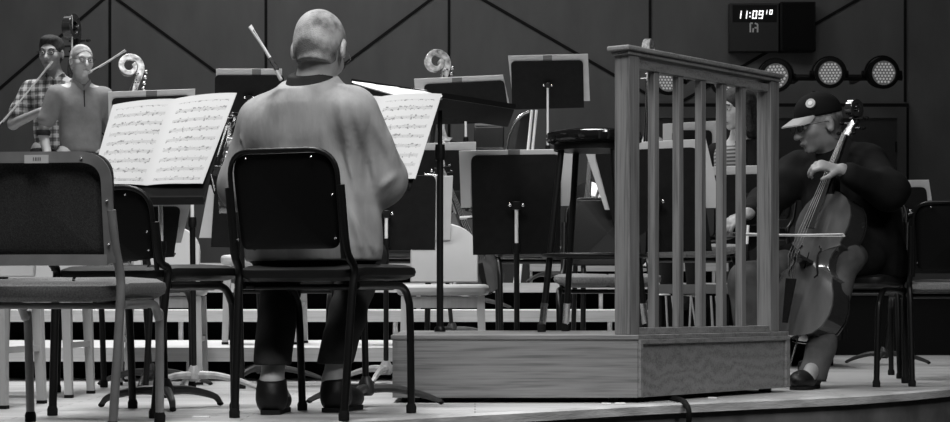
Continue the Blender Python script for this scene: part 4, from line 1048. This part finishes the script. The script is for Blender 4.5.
# --- standing men
def standing(base, s, yaw, hy, hp, hcx, shirt, trous, label, arms, hstyle, hm, glasses, skin='skin', sleeve=.55):
    base = V(base); f = V((math.sin(D(yaw)), math.cos(D(yaw)), 0)); r = f.cross(V((0, 0, 1)))
    T = thing('person', label, 'person', base)
    def Q(x, y, z): return base+(r*x+f*y+V((0, 0, z)))*s
    hcn = Q(hcx, .035, 1.608); fr_ = hframe(hy, hp)
    S = SDF(base+V((-.55, -.55, -.0)), base+V((.55, .55, 1.85*s)), .0085)
    Pq = head(S, hcn, fr_, s)
    S.cap(Q(0, -.01, 1.43), hcn-fr_[2]*.06-fr_[1]*.02, .055*s, .050*s, .02)
    S.cap(Q(0, 0, 1.0), Q(0, 0, 1.32), .125*s, .14*s, .06, (f, .68)); S.cap(Q(-.14, -.01, 1.385), Q(.14, -.01, 1.385), .05*s, .05*s, .05)
    for q in (-1, 1):
        e, w, hd, hn = arms[0 if q < 0 else 1]
        limb(S, [Q(q*.185, -.01, 1.38), Q(*e), Q(*w)], [.048*s, .038*s, .027*s])
        hand(S, Q(*w), r*hd[0]+f*hd[1]+V((0, 0, hd[2])), r*hn[0]+f*hn[1]+V((0, 0, hn[2])), q, .45, s)
        limb(S, [Q(q*.09, 0, .93), Q(q*.10, .015, .50), Q(q*.11, -.015, .09)], [.085*s, .055*s, .038*s]); S.cap(Q(q*.11, -.02, .07), Q(q*.12, .10, .04), .035*s, .03*s, .02)
    S.build('body', skin, T); eyes(Pq, T, s, glasses=glasses, brow=hm)
    hair(.005, hcn, fr_, s, 'hair', hm, T, hstyle)
    S = SDF(base+V((-.5, -.45, .8*s)), base+V((.5, .45, 1.55*s)), .0075)
    S.cap(Q(0, 0, .98), Q(0, 0, 1.28), .148*s, .160*s, .06, (f, .72)); S.cap(Q(-.135, -.01, 1.365), Q(.135, -.01, 1.365), .068*s, .068*s, .05)
    S.cap(Q(0, -.01, 1.38), Q(0, -.005, 1.455), .085*s, .066*s, .04)
    for q in (-1, 1):
        e, w, _, _ = arms[0 if q < 0 else 1]; a = Q(q*.178, -.01, 1.37); e = Q(*e)
        S.cap(a, a.lerp(e, sleeve+.12), .064*s, .068*s, .025)
    S.wrinkle(.004, 20, 15, 18, .5); S.cut(Q(0, 0, .90), (0, 0, -1)); S.cut(Q(0, 0, 1.47), V((0, 0, 1))+f*.45)
    sh = S.build('shirt', shirt, T)
    MB().ribbon([Q(-.065, .035, 1.462), Q(-.03, .085, 1.43), Q(0, .10, 1.395), Q(.03, .085, 1.43), Q(.065, .035, 1.462)], .034*s, .007, (0, 0, 1)).build('collar', shirt, sh)
    MB().tube([Q(0, .108, 1.39), Q(0, .125, 1.27)], .004).build('placket', 'collar', sh)
    S = SDF(base+V((-.4, -.4, .04)), base+V((.4, .4, 1.05*s)), .009)
    S.cap(Q(-.05, 0, .90), Q(.05, 0, .90), .12*s, .12*s, .04, (f, .85))
    for q in (-1, 1): limb(S, [Q(q*.09, 0, .88), Q(q*.10, .015, .50), Q(q*.11, -.015, .10)], [.098*s, .072*s, .058*s], .03)
    S.wrinkle(.003, 20, 20, 24); S.cut(Q(0, 0, .065), (0, 0, -1)); S.cut(Q(0, 0, .95), (0, 0, 1)); S.build('trousers', trous, T)
    for q in (-1, 1): shoe(Q(q*.115, .02, 0), f, T)
    MB().tube([Q(.150*math.sin(a)*1.03, .106*math.cos(a), .935) for a in [2*math.pi*k/24 for k in range(25)]], .014, 6).build('belt', 'collar', T)
    return T, Q
A1 = (((-.265, -.03, 1.10), (-.25, .10, .87), (0, .4, -1), (1, 0, 0)), ((.262, -.05, 1.10), (.24, .06, .86), (0, .3, -1), (-1, 0, 0)))
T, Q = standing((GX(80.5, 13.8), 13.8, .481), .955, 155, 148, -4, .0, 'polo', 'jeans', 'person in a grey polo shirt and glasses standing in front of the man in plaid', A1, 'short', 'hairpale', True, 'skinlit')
MB().lathe([(.047, -.018), (.050, 0), (.047, .018)], Q(.262, -.03, 1.085), 16).build('arm_band', 'collar', T)
A2 = (((-.24, -.03, 1.12), (-.22, .1, .9), (0, .4, -1), (1, 0, 0)), ((.295, .0, 1.12), (.07, .22, 1.19), (-1, .3, .3), (0, .5, 1)))
standing((GX(56, 14.25), 14.25, .481), 1.02, 176, 186, -4, .03, 'plaid', 'jeans', 'person with dark hair and glasses in a plaid short-sleeved shirt, hand at chest', A2, 'thick', 'hairdark', True, 'skin')

# --- woman behind the rail
Yw = 10.95; hcw = W(737, 109, Yw); b = V((hcw.x+.02, Yw+.12, .311))
T = thing('person', 'person with long dark hair in a striped top and dark jacket seated behind the rail', 'person', b)
fw_ = V((-.82, -.57, 0)); rw_ = fw_.cross(V((0, 0, 1))); fr = hframe(240, -8)
def Q(x, y, z): return b+rw_*x+fw_*y+V((0, 0, z))
S = SDF(b+V((-.8, -.75, 0)), b+V((.5, .5, 1.3)), .0085)
s = .96; Pq = head(S, hcw, fr, s)
S.cap(Q(0, 0, .92), hcw-fr[2]*.06-fr[1]*.02, .05, .048, .02)
S.cap(Q(0, 0, .52), Q(0, 0, .82), .12, .12, .05, (fw_, .7)); S.cap(Q(-.12, 0, .89), Q(.12, 0, .89), .045, .045, .04)
ar = [(Q(-.17, 0, .88), Q(-.22, .06, .64), Q(-.10, .26, .60)), (Q(.17, 0, .88), Q(.22, .06, .64), Q(.10, .26, .60))]
for q, a in zip((-1, 1), ar):
    limb(S, a, [.042, .034, .025]); hand(S, a[2], fw_, (0, 0, -1), -q, .5, .92)
lg = [(Q(q*.09, 0, .50), Q(q*.11, .42, .50), Q(q*.11, .40, .09)) for q in (-1, 1)]
for a in lg: limb(S, a, [.08, .052, .036]); S.cap(a[2], a[2]+fw_*.1-V((0, 0, .045)), .033, .028, .02)
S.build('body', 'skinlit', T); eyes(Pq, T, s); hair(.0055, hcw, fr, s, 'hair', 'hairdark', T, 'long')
S = SDF(b+V((-.4, -.4, .3)), b+V((.4, .4, 1.05)), .008)
S.cap(Q(0, .01, .50), Q(0, .012, .82), .148, .142, .05, (fw_, .72)); S.cap(Q(-.1, 0, .88), Q(.1, 0, .88), .055, .055, .05); S.cap(Q(0, 0, .88), Q(0, 0, .95), .07, .055, .03); S.cut(Q(0, 0, .95), V((0, 0, 1))+fw_*.6)
S.build('striped_top', 'stripe', T)
S = SDF(b+V((-.45, -.45, .3)), b+V((.45, .45, 1.05)), .008)
S.cap(Q(0, -.02, .48), Q(0, -.02, .83), .166, .160, .05, (fw_, .72)); S.cap(Q(-.13, -.005, .88), Q(.13, -.005, .88), .065, .065, .05)
for a in ar: limb(S, [a[0], a[1], a[1].lerp(a[2], .85)], [.062, .05, .038])
S.ell(Q(0, .16, .72), (.09, .17, .32), [[rw_[i], fw_[i], (0, 0, 1)[i]] for i in range(3)], .01, True); S.cut(Q(0, 0, .935), (0, 0, 1))
S.build('jacket', 'jacket', T)
S = SDF(b+V((-.6, -.5, 0)), b+V((.4, .4, .7)), .009)
S.cap(Q(-.05, 0, .50), Q(.05, 0, .50), .12, .12, .04)
for a in lg: limb(S, [a[0], a[1], a[2]+V((0, 0, .02))], [.095, .068, .05])
S.cut(Q(0, 0, .05), (0, 0, -1)); S.build('trousers', 'jacket', T)
for a in lg: shoe((a[2].x, a[2].y, .311), fw_, T)

# --- the cellist
b = V((1.62, 8.62, 0))
T = thing('person', 'person in a black cap and black jacket seated at the right playing a cello', 'person', b)
hc = W(818, 125, 8.52); fr = hframe(250, -12)
pel = V((1.62, 8.64, .56)); chest = V((1.585, 8.59, .82)); nb = V((1.54, 8.57, 1.0)); fw = V((-.68, -.73, 0)).normalized(); rr = fw.cross(V((0, 0, 1)))
Rs, Ls = V((1.405, 8.72, .95)), V((1.665, 8.46, .955)); Re, Le = V((1.235, 8.62, .76)), W(889, 192, 8.30)
Rw, Lw = W(748, 214, 8.42), W(842, 170, 8.20)
Rk, Lk = W(748, 283, 8.36), W(848, 258, 8.24); Ra, La = V((1.15, 8.28, .10)), V((1.385, 8.16, .10)); Rh, Lh = V((1.52, 8.68, .54)), V((1.66, 8.56, .54))
S = SDF((.9, 7.85, .0), (2.05, 9.0, 1.34), .0065)
P = head(S, hc, fr, 1.0)
S.cap(nb-V((0, 0, .03)), hc-fr[2]*.06-fr[1]*.02, .06, .056, .02)
S.cap(pel, chest, .14, .15, .06, (fw, .7)); S.cap(Rs.lerp(Ls, .1), Rs.lerp(Ls, .9), .05, .05, .05)
limb(S, [Ls, Le, Lw], [.05, .04, .028]); limb(S, [Rs, Re, Rw], [.05, .04, .028])
hand(S, Lw, V((-.95, .0, .22)), V((-.2, .5, -.8)), 1, .75); hand(S, Rw, V((-.75, -.35, -.35)), V((.1, .3, -.9)), -1, .5)
limb(S, [Lh, Lk, La], [.078, .046, .036]); limb(S, [Rh, Rk, Ra], [.078, .05, .036])
for a in (La, Ra): S.cap(a, a+V((-.04, -.09, -.05)), .034, .03, .02)
S.build('body', 'skinshade', T); eyes(P, T, glasses=True, brow='hairgrey'); hair(.005, hc, fr, 1.0, 'hair', 'hairgrey', T)
S = SDF((.95, 8.0, .42), (2.05, 9.0, 1.1), .0065)
S.cap(pel+V((.03, 0, -.02)), chest+V((.02, 0, 0)), .225, .21, .07, (fw, .8)); S.cap(Rs.lerp(Ls, .14)-V((0, 0, .03)), Rs.lerp(Ls, .86)-V((0, 0, .03)), .085, .085, .06); S.cap(nb-V((0, 0, .06)), nb+V((0, 0, .03)), .10, .07, .04)
limb(S, [Ls-V((0, 0, .02)), Le, Le.lerp(Lw, .82)], [.085, .078, .05], .04); limb(S, [Rs-V((0, 0, .02)), Re, Re.lerp(Rw, .85)], [.085, .072, .05], .04)
S.cap(Lh+V((0, 0, .02)), Lh.lerp(Lk, .45)+V((0, 0, .01)), .125, .115, .04); S.cap(Rh, Rh.lerp(Rk, .4), .12, .11, .04)
S.wrinkle(.007, 16, 18, 20, .7); S.wrinkle(.004, 30, 22, 34, 2.1); S.cut(pel-V((0, 0, .1)), (0, 0, -1)); S.cut(nb+V((0, 0, .05)), V((0, 0, 1))+fw*.4); S.build('jacket', 'jacket', T)
S = SDF((.95, 7.9, .0), (1.95, 9.0, .75), .0065)
S.cap(Rh, Lh, .12, .12, .05); limb(S, [Lh, Lk, La+V((-.01, -.01, -.045))], [.085, .056, .060], .04); limb(S, [Rh, Rk, Ra+V((0, 0, .03))], [.105, .080, .066], .04)
S.wrinkle(.005, 18, 16, 28, .2); S.cut((0, 0, .035), (0, 0, -1)); S.build('trousers', 'denim', T)
shoe((La.x-.035, La.y-.02, 0), (-.45, -1, 0), T); shoe((Ra.x-.02, Ra.y-.02, 0), (-.5, -1, 0), T)
# cap
r, f, u = fr; R_ = [[r[i], f[i], u[i]] for i in range(3)]
S = SDF(hc-V((.17, .17, .1)), hc+V((.17, .17, .2)), .005)
S.ell(P(0, -.01, .052), (.090, .107, .090), R_, .01); S.cut(P(0, 0, .040), -u*1.0); S.build('cap', 'cap', T, )
cp = T.children[-1]
mb = MB(); n_ = 14; vs = []
for k in range(n_+1):
    a = math.pi*k/n_; cx, cy = .072*math.cos(a), .070+.0*math.sin(a); ox, oy = .074*math.cos(a), .078+.088*math.sin(a)
    vs += [P(cx, .045+.055*math.sin(a), .046), P(ox, oy, .034-.012*(abs(math.cos(a)))**2-.012*math.sin(a)), P(cx, .045+.055*math.sin(a), .040), P(ox, oy, .028-.012*(abs(math.cos(a)))**2-.012*math.sin(a))]
fs = []
for k in range(n_):
    i = k*4; fs += [(i, i+1, i+5, i+4), (i+2, i+6, i+7, i+3), (i+1, i+3, i+7, i+5)]
mb.add(vs, fs).build('brim', 'brim', cp)
rb = V((math.cos(.0), 0, 0)); d_ = (f*.86-r*.0+u*.25).normalized(); bc = P(-.060, .050, .095)
nrm = (bc-P(0, -.01, .052)).normalized(); bx = nrm.cross(V((0, 0, 1))).normalized(); by = bx.cross(nrm)
MB().lathe([(.021, -.004), (.021, .005), (.001, .0055)], bc+nrm*.002, 20, Matrix((bx, by, nrm)).transposed()).build('badge', 'badge', cp)
MB().lathe([(.010, .0), (.010, .0075), (.001, .0076)], bc+nrm*.002, 16, Matrix((bx, by, nrm)).transposed()).build('badge_emblem', 'symbol', cp)
MB().ball(P(0, -.01, .142), (.008, .008, .005), 8).build('button', 'cap', cp)
# his cello and bow
cb = V((1.325, 8.22, .20)); ct = W(866, 109, 8.40); upv = ct-cb; Lc = upv.length/1.615
instrument('cello', 'dark varnished cello played by the man in the black cap', 'cello', cb, upv, (-.80, -.62, .2), Lc, neck=.38, rib=.15, m=('varnish', 'varnishdark', 'varnishdark'), pin=.19)
bow('bow held level across the strings of the played cello', W(727, 233, 8.40), W(843, 234, 7.98), hairdir=(0, .3, -1), r=.005)
# ------------------------------------------------------------------ small things at the stage edge
t = tag(MB().tube(bez([W(668, 400, 7.3), W(674, 399, 7.15), W(681, 400, 7.02), W(686, 404, 6.93), W(689, 412, 6.9), W(688, 426, 6.92), W(683, 440, 6.95)], 6), .010, 8).build('cable', 'rubber', None, loc=W(674, 399, 7.15)), 'black cable looping over the stage edge below the podium', 'cable')
for px, Y, w, lab in ((606, 7.0-.1, .03, 'left of two small white tape scraps under the podium edge'), (620, 6.92, .035, 'right of two small white tape scraps under the podium edge'), (712, 7.33, .03, 'small white tape scrap near the podium\'s right panel'), (201, 6.1, .05, 'small white tape scrap on the floor left of the sweatshirt man\'s chair')):
    p = V((GX(px, Y), Y, .001)); tag(MB().box(p+V((0, 0, .002)), (w, .03, .004)).build('tape_scrap', 'paper', None, smooth=False, loc=p), lab, 'tape', 'white tape scraps')

# ------------------------------------------------------------------ light: ceiling floods above the stage, added front and wall fills, dim hall
w = bpy.data.worlds.new('world'); sc.world = w; w.use_nodes = True
w.node_tree.nodes['Background'].inputs[0].default_value = (1, 1, 1, 1); w.node_tree.nodes['Background'].inputs[1].default_value = .03
def area(loc, target, size, power, name='flood_or_fill', sy_=None, spread=180):
    l = bpy.data.lights.new(name, 'AREA'); l.energy = power; l.size = size; l.spread = D(spread)
    if sy_: l.shape = 'RECTANGLE'; l.size_y = sy_
    o = bpy.data.objects.new(name, l); C.objects.link(o); o.location = loc
    o.rotation_euler = (V(target)-V(loc)).to_track_quat('-Z', 'Y').to_euler(); return o
area((-1.2, 7.0, 5.2), (-.7, 6.9, .3), 1.0, 80, spread=110)
area((-1.6, 9.8, 5.4), (-.8, 9.0, .3), 1.4, 80, spread=110)
area((-2.6, 13.4, 5.6), (-2.0, 13.2, .5), 1.4, 120, spread=100)
area((.6, 12.0, 5.4), (.3, 11.4, .3), 1.2, 55, spread=100)
area((-.8, 3.2, 5.2), (-.4, 7.2, .4), 1.6, 52, spread=90)  # front fill, kept to brighten the open music pages
area((1.6, 2.8, 4.2), (.6, 7.2, .3), 1.4, 18, spread=80)  # added weak fill that brightens the right side of the podium
area((-1.2, 15.4, 5.6), (-.9, 18.0, 2.4), 2.2, 62)
area((-3.4, 15.2, 5.6), (-2.9, 18.0, 2.2), 2.0, 26)
area((2.4, 15.2, 5.6), (2.6, 18.0, 2.2), 2.0, 26)  # added fill to lift the right part of the back wall
area((3.6, 1.2, 4.6), (1.9, 7.6, -.3), 1.0, 18, name='hall_fill', spread=70)  # added unseen fill to brighten the stage front and right side
